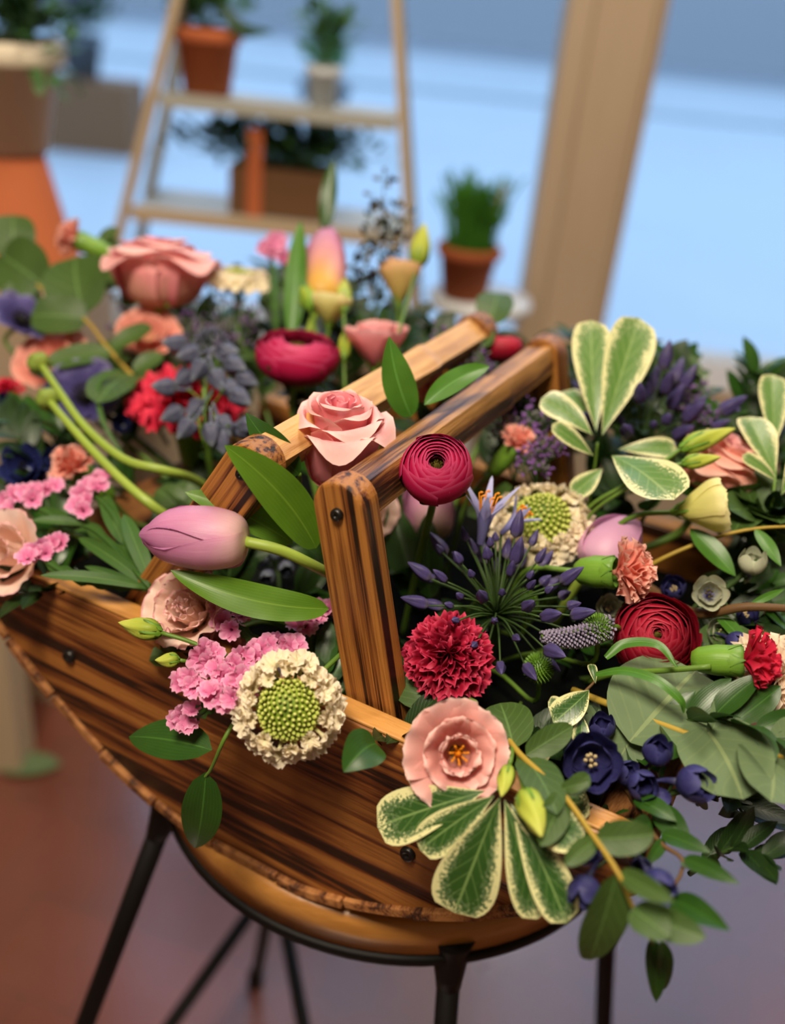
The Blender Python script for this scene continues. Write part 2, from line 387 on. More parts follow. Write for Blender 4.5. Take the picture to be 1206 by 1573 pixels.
# wide mullion with a raised left bead
mb = MB(); mb.box((.345, WINY + .005, 1.43), (.14, .11, 1.84)); mb.box((.252, WINY - .012, 1.43), (.05, .12, 1.84)); mb.box((.4, WINY - .055, 1.43), (.012, .03, 1.84))
structure(link_mesh('trim_mullion', mb, M['cream_paint'], smooth=False, bevel=.006))
for k, (x0, x1) in enumerate(((-.95, .225), (.415, 2.0))):
    slab('window_%d' % (k + 1), ((x0 + x1) / 2, WINY + .03, 1.44), (x1 - x0, .006, 1.84), M['glass'])
# street
t = NT('pale paving'); n = t.noise(t.mapping('Object'), .9, 4, .6); n2 = t.noise(t.mapping('Object'), 7, 3, .6)
c = t.mix(n, '#8d959b', '#9ba2a8'); c = t.mix(t.math('MULTIPLY', n2, .3), c, '#a8aeb2')
t.b.inputs['Roughness'].default_value = .5
M['paving'] = t.fin(c, .45, .4)
t = NT('asphalt'); n = t.noise(t.mapping('Object'), 3, 4, .6)
M['asphalt'] = t.fin(t.mix(n, '#71767c', '#7b8086'), .6, .3)
M['curb'] = plain('pale stone curb', '#989ea2', .7, .2)
M['facade'] = plain('grey rendered facade', '#85888c', .8, .2)
slab('pavement', (0, 9.9, -.06), (30, 16.3, .08), M['paving'])
slab('curb', (0, 12.2, -.02), (30, .3, .14), M['curb'])
slab('road', (0, 18.2, -.07), (80, 12, .06), M['asphalt'])
slab('facade', (0, 24.5, 3.4), (80, .5, 7.0), M['facade'])

# ------------------------------------------------------------------ stool
SC = Vector((.0254, .0951, 0))
stool = thing('stool', 'round wooden stool with black steel rim and splayed legs under the basket', 'stool', Vector((SC.x, SC.y, 0)))
mb = MB(); mb.lathe([(0, .690), (.176, .690), (.1855, .692), (.1862, .714), (.183, .719), (.18, .720), (0, .720)], 96, Matrix.Translation(SC))
link_mesh('seat', mb, M['seat'], stool, bevel=0)
mb = MB(); mb.lathe([(.15, .6895), (.1865, .6895), (.1875, .688), (.1875, .683), (.1865, .6815), (.15, .6815), (.15, .6895)], 96, Matrix.Translation(SC))
link_mesh('rim', mb, M['metal'], stool)
def leg_pt(ang, r, z): return Vector((SC.x + r * cos(radians(ang)), SC.y + r * sin(radians(ang)), z))
legs = []
LEG = ((204, .182, .40), (284, .175, .335), (357, .172, .29), (119, .17, .30))
for ang, r0, r1 in LEG:
    p0, p1 = leg_pt(ang, r0, .69), leg_pt(ang, r1, .004)
    legs.append((p0, p1)); mb = MB()
    mb.tube([p0 + Vector((0, 0, .01)), p0.lerp(p1, .012), p0.lerp(p1, .05)], lambda t_: lerp(.0165, .0085, t_), 10, 6)
    mb.tube([p0, p1], .008, 12, 4); mb.tube([p1 + Vector((0, 0, .02)), p1 - Vector((0, 0, .004))], .011, 12, 2)
    link_mesh('leg', mb, M['metal'], stool)
for i, j, a, b in ((3, 0, .62, .86), (3, 1, .6, .9)):
    mb = MB(); mb.tube([legs[i][0].lerp(legs[i][1], a), legs[j][0].lerp(legs[j][1], b)], .008, 10, 3)
    link_mesh('brace', mb, M['metal'], stool)

# ------------------------------------------------------------------ basket (local frame: x along the long boards, y across)
basket = thing('wooden_trug', 'charred pine trug basket with two swing handles standing on the round stool', 'basket', BO, rotz=YAW)
ZR = .155; KX = 2.42
def zb(x): return max(0.0, KX * x * x - .004)
XE = .234
outl = []
for i in range(49):
    x = -XE + 2 * XE * i / 48
    outl.append((x, zb(x) + .0005))
outl += [(XE - .002, ZR), (-XE + .002, ZR)]
def side(y0, y1, nm):
    o = bpy.data.objects.new(nm, None)
    mb = MB(); mb.prism(outl, y0, y1)
    o = link_mesh(nm, mb, M['board'], basket, smooth=False, bevel=.0025)
    return o
def screw(par, x, y, z, r=.0052, sgn=-1):
    mb = MB(); F = Matrix.Translation((x, y, z)) @ Matrix.Rotation(radians(90), 4, 'X')
    mb.lathe([(0, .0035 * -sgn * .2), (r * .22, .0001), (r * .3, .0022), (r * .8, .0026), (r, .0012), (r, -.001)], 20, F if sgn < 0 else F @ Matrix.Rotation(pi, 4, 'X'))
    return link_mesh('screw', mb, M['screw'], par)
near = side(-.175, -.159, 'side_board'); far = side(.159, .175, 'side_board')
# worn top edge strip belongs to the board: a thin rim rail
for s_, par in ((-1, near), (1, far)):
    mb = MB(); mb.box((0, s_ * .167, ZR + .0012), (2 * XE - .01, .0145, .0024)); link_mesh('worn_edge', mb, M['rim'], par, smooth=False, bevel=.001)
    for x, z in ((-.144, .105), (.113, .079), (-.03, .02)):
        screw(par, x, s_ * .1755, z, .0048, s_)
# slats following the curved bottom, spanning both boards
arc = [0]; xs = [-XE + 2 * XE * i / 400 for i in range(401)]
for i in range(1, 401): arc.append(arc[-1] + sqrt((xs[i] - xs[i - 1]) ** 2 + (zb(xs[i]) - zb(xs[i - 1])) ** 2))
def at_arc(a):
    for i in range(1, 401):
        if arc[i] >= a: return xs[i]
    return xs[-1]
ns = 11; Ltot = arc[-1]
for k in range(ns):
    a0, a1 = k * Ltot / ns + .0006, (k + 1) * Ltot / ns - .0006
    pts = []; q = 5
    for i in range(q + 1):
        x = at_arc(lerp(a0, a1, i / q)); sl = 2 * KX * x if zb(x) > 0 else 0; nn = Vector((sl, -1)).normalized()
        pts.append((x, zb(x), nn))
    inner = [(x, z + .001) for x, z, n_ in pts]
    outer = [(x + n_.x * .006, max(z + n_.y * .006, .0004 if False else z + n_.y * .006) ) for x, z, n_ in pts]
    mb = MB(); j = random.uniform(-.0015, .0015)
    mb.prism([(x, z + .0061) for x, z in inner] + [(x, z + .0061) for x, z in outer[::-1]], -.178 + j, .178 + j)
    link_mesh('slat', mb, M['slat'], basket, smooth=False, bevel=.0012)
mb = MB()   # dark plastic liner holding the stems
lo = [(x * .86, z) for x, z in [(-XE + 2 * XE * i / 24, zb(-XE + 2 * XE * i / 24) + .012) for i in range(25)]]
lo = [(x, min(z, .118)) for x, z in lo]
mb.prism(lo + [(lo[-1][0], .122), (lo[0][0], .122)], -.152, .152)
link_mesh('liner', mb, M['liner'], basket, smooth=False)
def handle(xt, zt, xb_, zb_, barmat, up_mat):
    bw = .0215
    mb = MB(); d = Vector((xt - xb_, 0, zt - zb_)).normalized()
    c = Vector((xt, 0, zt)) - d * .016
    nrm = Vector((-d.z, 0, d.x))
    # bar: square with a slightly waisted burnt collar near the far end
    prof = [(-.139, 1), (-.1, 1), (.03, 1.0), (.052, 1.06), (.062, .93), (.09, .95), (.139, .95)]
    for (y0, s0), (y1, s1) in zip(prof[:-1], prof[1:]):
        vs_ = []
        for y, s in ((y0, s0), (y1, s1)):
            for i in range(20):
                an = 2 * pi * i / 20 + pi / 20
                rr = bw / 2 * s * (abs(cos(an)) ** 12 + abs(sin(an)) ** 12) ** (-1 / 12)
                p = c + d * (rr * cos(an)) + nrm * (rr * sin(an)); vs_.append((p.x, y, p.z))
        mb.add(vs_, [(i, (i + 1) % 20, (i + 1) % 20 + 20, i + 20) for i in range(20)], [(v[1], v[2]) for v in vs_])
    bar = link_mesh('handle', mb, barmat, basket, smooth=False)
    for s_ in (-1, 1):
        y0, y1 = (s_ * .139, s_ * .1575)
        w_, L_ = .0305, (Vector((xt, 0, zt)) - Vector((xb_, 0, zb_))).length
        out = []
        for i in range(17):
            an = pi * i / 16; out.append((w_ / 2 * cos(an), L_ - w_ / 2 + w_ / 2 * sin(an)))
        out += [(-w_ / 2 * 1.05, 0), (w_ / 2 * 1.05, 0)]
        R_ = Matrix((nrm * -1, Vector((0, 1, 0)), d)).transposed()
        if R_.determinant() < 0: R_ = Matrix((nrm, Vector((0, 1, 0)), d)).transposed()
        F = Matrix.Translation((xb_, 0, zb_)) @ R_.to_4x4()
        mb = MB(); mb.prism(out, min(y0, y1), max(y0, y1))
        me = link_mesh('upright', mb, up_mat, None, smooth=False, bevel=.0022)
        me.parent = bar; me.matrix_local = F
        p = Vector((xt, 0, zt)) - d * .018
        screw(bar, p.x, s_ * .158, p.z, .0036, s_)
    return bar
handle(.036, .287, .094, .06, M['bar'], M['upright'])
h2 = handle(-.011, .289, -.15, .06, M['barlight'], M['upright'])

# ------------------------------------------------------------------ leaf and petal surfaces
def leaf(mb, P0, P1, wr, nrm, shape=(.8, .9), bend=.12, fold=.18, side=0.0, wave=0.0, nt=12, ns=6, ph=0.0):
    P0, P1 = Vector(P0), Vector(P1); d = P1 - P0; L = d.length; d.normalize()
    n = Vector(nrm); n = (n - d * n.dot(d)).normalized(); s = n.cross(d)
    C = (P0 + P1) / 2 + n * (bend * L) + s * (side * L)
    a, b = shape; pk = a / (a + b); mxv = pk ** a * (1 - pk) ** b
    def fn(u, v):
        t_ = min(max(v, 0.0), 1.0)
        p = P0 * (1 - t_) ** 2 + C * 2 * t_ * (1 - t_) + P1 * t_ * t_
        tg = ((C - P0) * (1 - t_) + (P1 - C) * t_).normalized()
        sd = n.cross(tg); sd.normalize(); nn = tg.cross(sd)
        w_ = max(.012, (max(t_, 1e-4) ** a * max(1 - t_, 0.0) ** b) / mxv) * wr * L / 2
        if t_ >= 1: w_ = 0.0001
        k = u * 2 - 1
        z = fold * w_ * abs(k) ** 1.3 + wave * w_ * sin(v * 9 + ph + (0 if k > 0 else 1.7)) * abs(k) ** 2
        return p + sd * (k * w_ * (1 - .12 * abs(fold))) + nn * z
    mb.grid(fn, ns, nt)
def spl(prof, t_):
    k = len(prof) - 1; x = t_ * k; j = min(int(x), k - 1); f = x - j
    def g(i, c):
        if i < 0: return 2 * prof[0][c] - prof[1][c]
        if i > k: return 2 * prof[k][c] - prof[k - 1][c]
        return prof[i][c]
    out = []
    for c in (0, 1):
        a, b, cc, d = g(j - 1, c), g(j, c), g(j + 1, c), g(j + 2, c)
        out.append(.5 * (2 * b + (cc - a) * f + (2 * a - 5 * b + 4 * cc - d) * f * f + (3 * b - a - 3 * cc + d) * f ** 3))
    return out
def petal(mb, F, prof, width, phi, flat=.12, tipdrop=.25, pw=2.5, ruff=0, rfreq=3, fringe=0, curl=0, ns=10, nt=10, wshape=None, ph=0, twist=0, skew=0):
    """prof: (r,z) curve from base to tip round the axis of F; width = arc width at widest"""
    wsh = wshape or (lambda t_: sin(pi * (.1 + .55 * t_)))
    def fn(u, v):
        s = u * 2 - 1
        tt = v * (1 - tipdrop * abs(s) ** pw)
        if fringe: tt += fringe * v ** 4 * noise.noise(Vector((s * 9 + phi * 5, ph, 1.3)))
        r, z = spl(prof, tt)
        r2, z2 = spl(prof, min(tt + .02, 1.0)); r1, z1 = spl(prof, max(tt - .02, 0))
        tl = sqrt((r2 - r1) ** 2 + (z2 - z1) ** 2) or 1; nr, nz_ = (z2 - z1) / tl, -(r2 - r1) / tl
        w_ = width * wsh(v)
        ha = min(w_ / 2 / max(abs(r), w_ * .22), 2.2)
        rr = r * (1 + flat * s * s) + curl * s * s * v * v + skew * s * min(1, v * 3)
        dd = 0
        if ruff: dd = ruff * v ** 2.2 * (sin(rfreq * s * pi + ph + phi * 3) * .7 + .6 * noise.noise(Vector((s * rfreq * .8, v * 2, phi * 7 + ph))))
        rr += nr * dd; z += nz_ * dd
        a = phi + s * ha + twist * v
        return (rr * cos(a), rr * sin(a), z)
    mb.grid(fn, ns, nt, F)

CENTER_IN = lambda p: (p - BO)
def auto_stem(root, head, facing, r=.0022, mat=None, ln=.03, name='stem', tgt=None, start=0.0):
    loc = head - BO; lx, ly = loc.dot(BU), loc.dot(BN)
    tx, ty = max(-.15, min(.15, lx * .55)), max(-.12, min(.12, ly * .5))
    end = L2W(tx, ty, .115)
    p0 = head - facing * start; p1 = p0 - facing * ln
    if ly < -.16:
        pm = L2W(max(-.2, min(.2, lx * .95)), -.14, .172)
        p1 = p0 - facing * ln * .8
        pts = [p0, p1, pm, end] if ly > -.25 else [p0, p1, p1.lerp(pm, .5) + Vector((0, 0, .02)), pm, end]
    else:
        pts = [p0, p1, p1.lerp(end, .5) + Vector((0, 0, .01)), end]
    mb = MB(); mb.tube(pts, r, 7)
    return link_mesh(name, mb, mat or M['stem'], root)

G = 2.39996
def rose(name, label, px, py, W, facing, dia, hgt=1.0, spin=0.0, mats=None, openn=1.0, cat='rose', group=None, nper=(2, 2, 2, 3, 3, 4, 4)):
    loc = W; R = px2m(loc, dia) / 2; fz = facing
    base = loc - fz * R * .75 * hgt
    root = thing(name, label, cat, base, group); F = frame(base, fz, spin); H = R * 1.45 * hgt
    mi, mm, mo = mats or (M['rose_in'], M['rose'], M['rose'])
    rts = [.06, .15, .27, .40, .53, .65, .76]; zt = [.95, .98, 1.0, .98, .94, .86, .74]
    lips = [0, .0, .04, .08, .15, .28, .42]; drops = [0, 0, 0, .01, .05, .12, .2]
    rnd = random.Random(hash((px, py)) & 0xffff)
    for k in range(7):
        for i in range(nper[k]):
            ph = spin + k * 1.1 + 2 * pi * i / nper[k] + rnd.uniform(-.28, .28)
            rt = rts[k] * R * rnd.uniform(.9, 1.07) * (1 if k < 3 else openn)
            z = zt[k] * H * rnd.uniform(.97, 1.02); lip = lips[k] * R * openn; dr = drops[k] * H
            rb = (.12 + .07 * k) * R
            prof = [(.03 * R, 0.0), (rb, .12 * H), (max(rt, rb) * .98, .5 * H), (rt * .97, .82 * z), (rt + lip * .35, z), (rt + lip, z - dr)]
            mb = MB()
            petal(mb, F, prof, min(rt * 2.9, R * 1.75) if k < 5 else R * 1.5, ph, flat=.1, tipdrop=.22 if k < 4 else .34, pw=2.4 if k < 4 else 1.9, ruff=.05 * R if k > 2 else .015 * R, rfreq=1.1,
                  curl=0.12 * R * (k > 3), skew=.035 * R, ns=12, nt=14, wshape=lambda t_: sin(pi * (.12 + .45 * t_)), ph=rnd.uniform(0, 6))
            link_mesh('petal', mb, mi if k < 3 else (mm if k < 6 else mo), root)
    mb = MB()
    for i in range(5):
        ph = 2 * pi * i / 5
        petal(mb, F, [(.02 * R, -.04 * H), (.22 * R, .04 * H), (.42 * R, .12 * H), (.6 * R, .04 * H)], R * .32, ph, tipdrop=.8, pw=1.2, ns=4, nt=6)
    mb.lathe([(0, -.1 * H), (.12 * R, -.08 * H), (.17 * R, 0), (.1 * R, .05 * H)], 12, F)
    link_mesh('calyx', mb, M['calyx'], root)
    auto_stem(root, base, fz, .0028)
    return root

def ranunculus(name, label, px, py, W, facing, dia, flat=.9, hole=.2, spin=0.0, mat=None, center=None, layers=9, cat='ranunculus', openn=0.0):
    R = px2m(W, dia) / 2; base = W - facing * R * .8 * flat
    root = thing(name, label, cat, base); F = frame(base, facing, spin); rnd = random.Random(hash((px, py, 3)) & 0xffff)
    for k in range(layers):
        f = k / (layers - 1); rs = R * lerp(hole + .12, 1, f ** .85)
        th_top = lerp(asin_(hole * .95, lerp(hole + .12, 1, f ** .85)), radians(58 + 18 * openn), f ** 1.1)
        n = 4 if k < 3 else 5
        for i in range(n):
            prof = []
            for q in range(6):
                th = lerp(radians(172), th_top, q / 5)
                prof.append((max(.02 * R, rs * sin(th)), R * flat * (.85 + .95 * (rs / R) ** .6 * cos(th)) ))
            if openn and f > .4:
                a, b = prof[-1]; prof[-1] = (a + R * .1 * openn * f, b)
            mb = MB(); petal(mb, F, prof, rs * 1.75, spin + k * .9 + 2 * pi * i / n + rnd.uniform(-.15, .15), flat=.03, skew=.02 * R, tipdrop=.13, pw=2.2, ruff=.018 * R + .03 * R * openn, rfreq=1.4, ns=10, nt=12,
                             wshape=lambda t_: sin(pi * (.1 + .5 * t_)), ph=rnd.uniform(0, 6))
            link_mesh('petal', mb, mat, root)
    mb = MB(); zc = R * flat * .95
    for i in range(46):
        a = i * G; r_ = hole * R * .95 * sqrt(i / 46)
        p = F @ Vector((r_ * cos(a), r_ * sin(a), zc + .25 * hole * R * (1 - i / 46))); mb.ell(p, facing + Vector((rnd.uniform(-.3, .3), rnd.uniform(-.3, .3), 0)), R * .16, R * .028, n=5, m=4)
    mb.ell(F @ Vector((0, 0, zc - .1 * R)), facing, R * .36, R * .09, n=8, m=6)
    link_mesh('centre', mb, center or M['brown_c'], root)
    mb = MB()
    for i in range(5):
        petal(mb, F, [(.05 * R, -.02 * R), (.4 * R, .02 * R), (.85 * R, .3 * R), (1.12 * R, .75 * R)], R * .5, 2 * pi * i / 5 + .4, tipdrop=.7, pw=1.4, ns=5, nt=7)
    link_mesh('sepals', mb, M['calyx'], root)
    auto_stem(root, base, facing, .0024)
    return root
def asin_(a, b): return math.asin(min(.98, a / b))

def carnation(name, label, px, py, W, facing, dia, mat, n=34, mini=False, spread=1.0, cat='carnation', calyx_len=None, spin=0.0, stem=True, squash=1.0, group=None):
    R = px2m(W, dia) / 2; H = R * (1.25 if mini else 1.0)
    base = W - facing * H * .55
    root = thing(name, label, cat, base, group); F = frame(base, facing, spin); rnd = random.Random(hash((px, py, 5)) & 0xffff)
    for i in range(n):
        f = (i + .5) / n; el = lerp(radians(86), radians(12 if not mini else 22), f ** .75) * 1.0
        el = lerp(radians(88), el, spread)
        a = i * G; L_ = R * rnd.uniform(.92, 1.06)
        tip = Vector((cos(el), sin(el) * squash)); 
        rt, zt_ = tip.x * L_, tip.y * L_ * (1.0 if not mini else 1.15) + .1 * R
        prof = [(.03 * R, 0), (.10 * R, .3 * zt_ + .1 * R), (rt * .55, .72 * zt_ + .06 * R), (rt, zt_)]
        if not mini: prof[1] = (.08 * R + rt * .12, .3 * zt_)
        mb = MB()
        petal(mb, F, prof, R * (.85 if not mini else .8), a, flat=.05, tipdrop=.12, pw=3, ruff=R * (.2 if not mini else .14), rfreq=2.3, fringe=.10, ns=22, nt=9,
              wshape=lambda t_: .12 + .88 * t_ ** 1.3, ph=rnd.uniform(0, 6))
        link_mesh('petal', mb, mat, root)
    cl = calyx_len or R * (1.3 if mini else .9); cr = R * (.42 if mini else .26)
    mb = MB()
    mb.lathe([(0, -cl), (cr * .5, -cl * .97), (cr * .8, -cl * .8), (cr, -cl * .35), (cr * .98, .0), (cr * 1.05, .22 * cl), (cr * .9, .3 * cl), (cr * .8, .1)][:7], 16, F, .03, 10)
    for i in range(5):
        petal(mb, F, [(cr * .96, -.1 * cl), (cr * 1.02, .1 * cl), (cr * 1.12, .36 * cl)], cr * 1.1, 2 * pi * i / 5, tipdrop=.9, pw=1.1, ns=4, nt=4, flat=0)
    link_mesh('calyx', mb, M['calyx'], root)
    if stem: auto_stem(root, base, facing, .0018, M['stem'], .03, start=cl * .97)
    return root, base - facing * cl

def lisianthus(name, label, px, py, W, facing, dia, mat, openn=1.0, rows=((.32, 4), (.62, 5), (1.0, 6)), deep=.8, stamens=True, ruff=.07, cat='lisianthus', spin=0.0, stem=True, calyx=True, tipd=.16, stem_mat=None):
    R = px2m(W, dia) / 2; H = R * deep * 1.2; base = W - facing * H * .6
    root = thing(name, label, cat, base); F = frame(base, facing, spin); rnd = random.Random(hash((px, py, 9)) & 0xffff)
    for k, (rr, n) in enumerate(rows):
        for i in range(n):
            rt = rr * R * rnd.uniform(.93, 1.05); z = H * lerp(1.0, .82, rr) * rnd.uniform(.95, 1.05)
            prof = [(.04 * R, 0), (.22 * R + .15 * rt, .22 * H), (rt * lerp(.8, .72, openn) + .04 * R, .6 * H), (rt * lerp(.85, 1, openn), z * .93), (rt * lerp(.8, 1.1, openn), z * lerp(1.1, .95, openn))]
            mb = MB(); petal(mb, F, prof, R * lerp(.9, 1.45, rr), k * .8 + 2 * pi * i / n + rnd.uniform(-.1, .1), flat=.05, tipdrop=tipd, pw=2.6, ruff=ruff * R, rfreq=2.8, fringe=.1, ns=20, nt=11,
                             wshape=lambda t_: sin(pi * (.1 + .45 * t_)), ph=rnd.uniform(0, 6))
            link_mesh('petal', mb, mat, root)
    if stamens:
        mb = MB()
        for i in range(7):
            a = 2 * pi * i / 7; p0 = F @ Vector((.03 * R * cos(a), .03 * R * sin(a), .3 * H)); p1 = F @ Vector((.14 * R * cos(a), .14 * R * sin(a), .78 * H))
            mb.tube([p0, p1], .02 * R, 5, 2); mb.ell(p1, F.to_3x3() @ Vector((cos(a), sin(a), .6)), .09 * R, .03 * R, n=6, m=4)
        mb.ell(F @ Vector((0, 0, .3 * H)), facing, .5 * H, .07 * R)
        link_mesh('stamens', mb, M['stamen'], root)
    if calyx:
        mb = MB(); mb.lathe([(0, -.12 * H), (.1 * R, -.1 * H), (.16 * R, .02 * H), (.1 * R, .1 * H)], 12, F)
        for i in range(5):
            petal(mb, F, [(.1 * R, -.05 * H), (.3 * R, .12 * H), (.48 * R, .42 * H), (.6 * R, .62 * H)], R * .12, 2 * pi * i / 5, tipdrop=.8, pw=1.2, ns=3, nt=5)
        link_mesh('calyx', mb, M['calyx'], root)
    if stem: auto_stem(root, base, facing, .0017, stem_mat or M['stem'])
    return root

def bud_mesh(mb, p, ax, ln, r, twist=1.2, n=10):
    F = frame(Vector(p), Vector(ax))
    def fn(u, v):
        rr = r * (sin(pi * v ** .62) ** .75 if 0 < v < 1 else .03) * (1 + .14 * cos(5 * 2 * pi * u + twist * v * 5))
        return (rr * cos(2 * pi * u), rr * sin(2 * pi * u), v * ln)
    mb.grid(fn, 20, n, F, closed=True)
def bud(name, label, A, B, r, stem_pts=None, mat=None, stem_mat=None, sr=.0013, cat='bud'):
    A, B = Vector(A), Vector(B); root = thing(name, label, cat, A); d = (B - A)
    mb = MB(); bud_mesh(mb, A, d, d.length, r); link_mesh('closed_petals', mb, mat or M['bud'], root)
    mb = MB(); F = frame(A, d)
    for i in range(5):
        petal(mb, F, [(.3 * r, -.02 * d.length), (.85 * r, .14 * d.length), (1.06 * r, .34 * d.length), (1.0 * r, .55 * d.length)], r * .5, 2 * pi * i / 5 + .3, tipdrop=.8, pw=1.2, ns=3, nt=5)
    link_mesh('calyx', mb, M['calyx'], root)
    mb = MB()
    mb.tube([A] + ([Vector(p) for p in stem_pts] if stem_pts else [A - d * .8]), sr, 7)
    link_mesh('stem', mb, stem_mat or M['stem'], root)
    return root

def tulip(name, label, A, B, dia, mat, stem_pts, spin=0.0, openn=0.0, cat='tulip', inner=None, stem_mat=None):
    A, B = Vector(A), Vector(B); d = B - A; L_ = d.length; R = dia / 2
    root = thing(name, label, cat, A); F = frame(A, d, spin)
    for k in range(2):
        for i in range(3):
            rr = R * (.86 if k == 0 else 1.0)
            tipr = R * (.18 + openn)
            prof = [(.08 * R, 0), (.72 * rr, .06 * L_), (rr * .98, .28 * L_), (rr * .99, .52 * L_), (rr * (.74 + openn * .3), .8 * L_), (tipr, .985 * L_ if k else 1.0 * L_)]
            mb = MB(); petal(mb, F, prof, R * 2.1, k * pi / 3 + 2 * pi * i / 3, flat=.0 if k == 0 else -.02, curl=0 if k == 0 else .05 * R, skew=.07 * R, tipdrop=.3, pw=2.0, ruff=.03 * R, rfreq=.8, ns=16, nt=18,
                             wshape=lambda t_: (sin(pi * (.16 + .66 * t_))) ** .9, ph=i + k)
            def ridge(): pass
            link_mesh('petal', mb, (inner or mat) if k == 0 else mat, root)
    mb = MB(); mb.tube([A + d * .03] + [Vector(p) for p in stem_pts], .0032, 10)
    link_mesh('stem', mb, stem_mat or M['stem_lime'], root)
    return root

def floret(mb, F, R, n=5, cup=.5, ruff=.12, tube=.5, tipd=.25, ns=8, nt=5, wid=1.15, ph0=0.0):
    for i in range(n):
        petal(mb, F, [(.12 * R, -tube * R), (.16 * R, -.1 * R), (.55 * R, cup * .35 * R), (R, cup * R)], R * wid, 2 * pi * i / n + ph0, flat=.0, tipdrop=tipd, pw=2.4,
              ruff=ruff * R, rfreq=2.2, fringe=.1, ns=ns, nt=nt, wshape=lambda t_: .2 + .8 * sin(pi * (.05 + .55 * t_)), ph=ph0 + i)

def scabiosa(name, label, px, py, W, facing, dia, disc=.55, spin=0.0, outer=17, mat=None, second=10, cat='scabiosa', dome=.55, offs=(0, 0)):
    R = px2m(W, dia) / 2; root = thing(name, label, cat, W - facing * R * .4)
    F = frame(W - facing * R * .15, facing, spin); rnd = random.Random(hash((px, py, 11)) & 0xffff)
    mb = MB(); N = 150; rd = disc * R
    for i in range(N):
        f = (i + .5) / N; th = math.acos(1 - f * .93); a = i * G
        nrm = Vector((sin(th) * cos(a), sin(th) * sin(a), cos(th)))
        p = Vector((nrm.x * rd, nrm.y * rd, nrm.z * rd * dome * 1.3))
        s = rd * (.072 if f < .5 else .095) * rnd.uniform(.9, 1.12)
        mb.ell(F @ (p * .93), F.to_3x3() @ nrm, s * 2.6, s, n=6, m=5, point=1.5)
    def fn(u, v):
        th = v * pi * .55; return (rd * .92 * sin(th) * cos(2 * pi * u), rd * .92 * sin(th) * sin(2 * pi * u), rd * .92 * dome * 1.3 * cos(th))
    mb.grid(fn, 20, 8, F, closed=True)
    link_mesh('green_disc', mb, M['scab_bud'], root)
    for i in range(outer + second):
        oo = i < outer
        a = 2 * pi * i / outer + rnd.uniform(-.08, .08) if oo else 2 * pi * (i - outer) / second + .2 + rnd.uniform(-.1, .1)
        r0 = rd * (.85 if oo else .8); rc = R * (.84 if oo else .70) * rnd.uniform(.94, 1.06)
        el = radians(rnd.uniform(-12, 25) if oo else rnd.uniform(30, 55))
        dr = Vector((cos(a) * cos(el), sin(a) * cos(el), sin(el)))
        p = Vector((cos(a) * rc, sin(a) * rc, rd * .1 + (.12 * R if not oo else 0)))
        FF = frame(F @ p, F.to_3x3() @ (dr + Vector((0, 0, .55))).normalized(), rnd.uniform(0, 6))
        mb = MB(); s = R * (.30 if oo else .18)
        floret(mb, FF, s, 5, cup=.4, ruff=.28, tube=1.0, tipd=.1, wid=1.3)
        link_mesh('floret', mb, mat or M['scab'], root)
    mb = MB()
    for i in range(10): petal(mb, F, [(.1 * R, -.3 * R), (.4 * R, -.25 * R), (.7 * R, -.12 * R)], R * .14, 2 * pi * i / 10, tipdrop=.8, ns=3, nt=4)
    link_mesh('calyx', mb, M['calyx'], root)
    auto_stem(root, W - facing * R * .4, facing, .0015)
    return root

def statice(name, label, pts, stem_path, size=.0068, face=None, winged=True, cat='statice', extra_stems=()):
    """pts: world points of florets"""
    root = thing(name, label, cat, stem_path[0]); rnd = random.Random(hash((round(pts[0][0], 4), len(pts))) & 0xffff)
    f0 = face or cd(0, .35, 1)
    for p in pts:
        mb = MB(); p = Vector(p)
        d = (f0 + Vector((rnd.uniform(-.5, .5), rnd.uniform(-.5, .5), rnd.uniform(-.3, .5)))).normalized()
        floret(mb, frame(p, d, rnd.uniform(0, 6)), size * rnd.uniform(.85, 1.15), 5, cup=.55, ruff=.2, tube=.9, tipd=.1, wid=1.25)
        link_mesh('floret', mb, M['statice'], root)
    mb = MB()
    for path in (stem_path,) + tuple(extra_stems):
        mb.tube(path, .0016, 6)
    link_mesh('stem', mb, M['stat_stem'], root)
    if winged:
        mb = MB()
        for path in (stem_path,) + tuple(extra_stems):
            sp = smooth_pts(path, 12)
            for s_ in (-1, 1):
                def fn(u, v):
                    i = min(int(v * 12), 11); f = v * 12 - i; p = sp[i].lerp(sp[i + 1], f); tg = (sp[i + 1] - sp[i]).normalized()
                    sd = tg.cross(-FW).normalized(); return p + sd * (s_ * u * .0042 * sin(pi * min(1, v * 1.02)) ** .5 * (1 + .25 * sin(v * 40)))
                mb.grid(fn, 2, 24)
        link_mesh('wing', mb, M['stat_stem'], root)
    return root

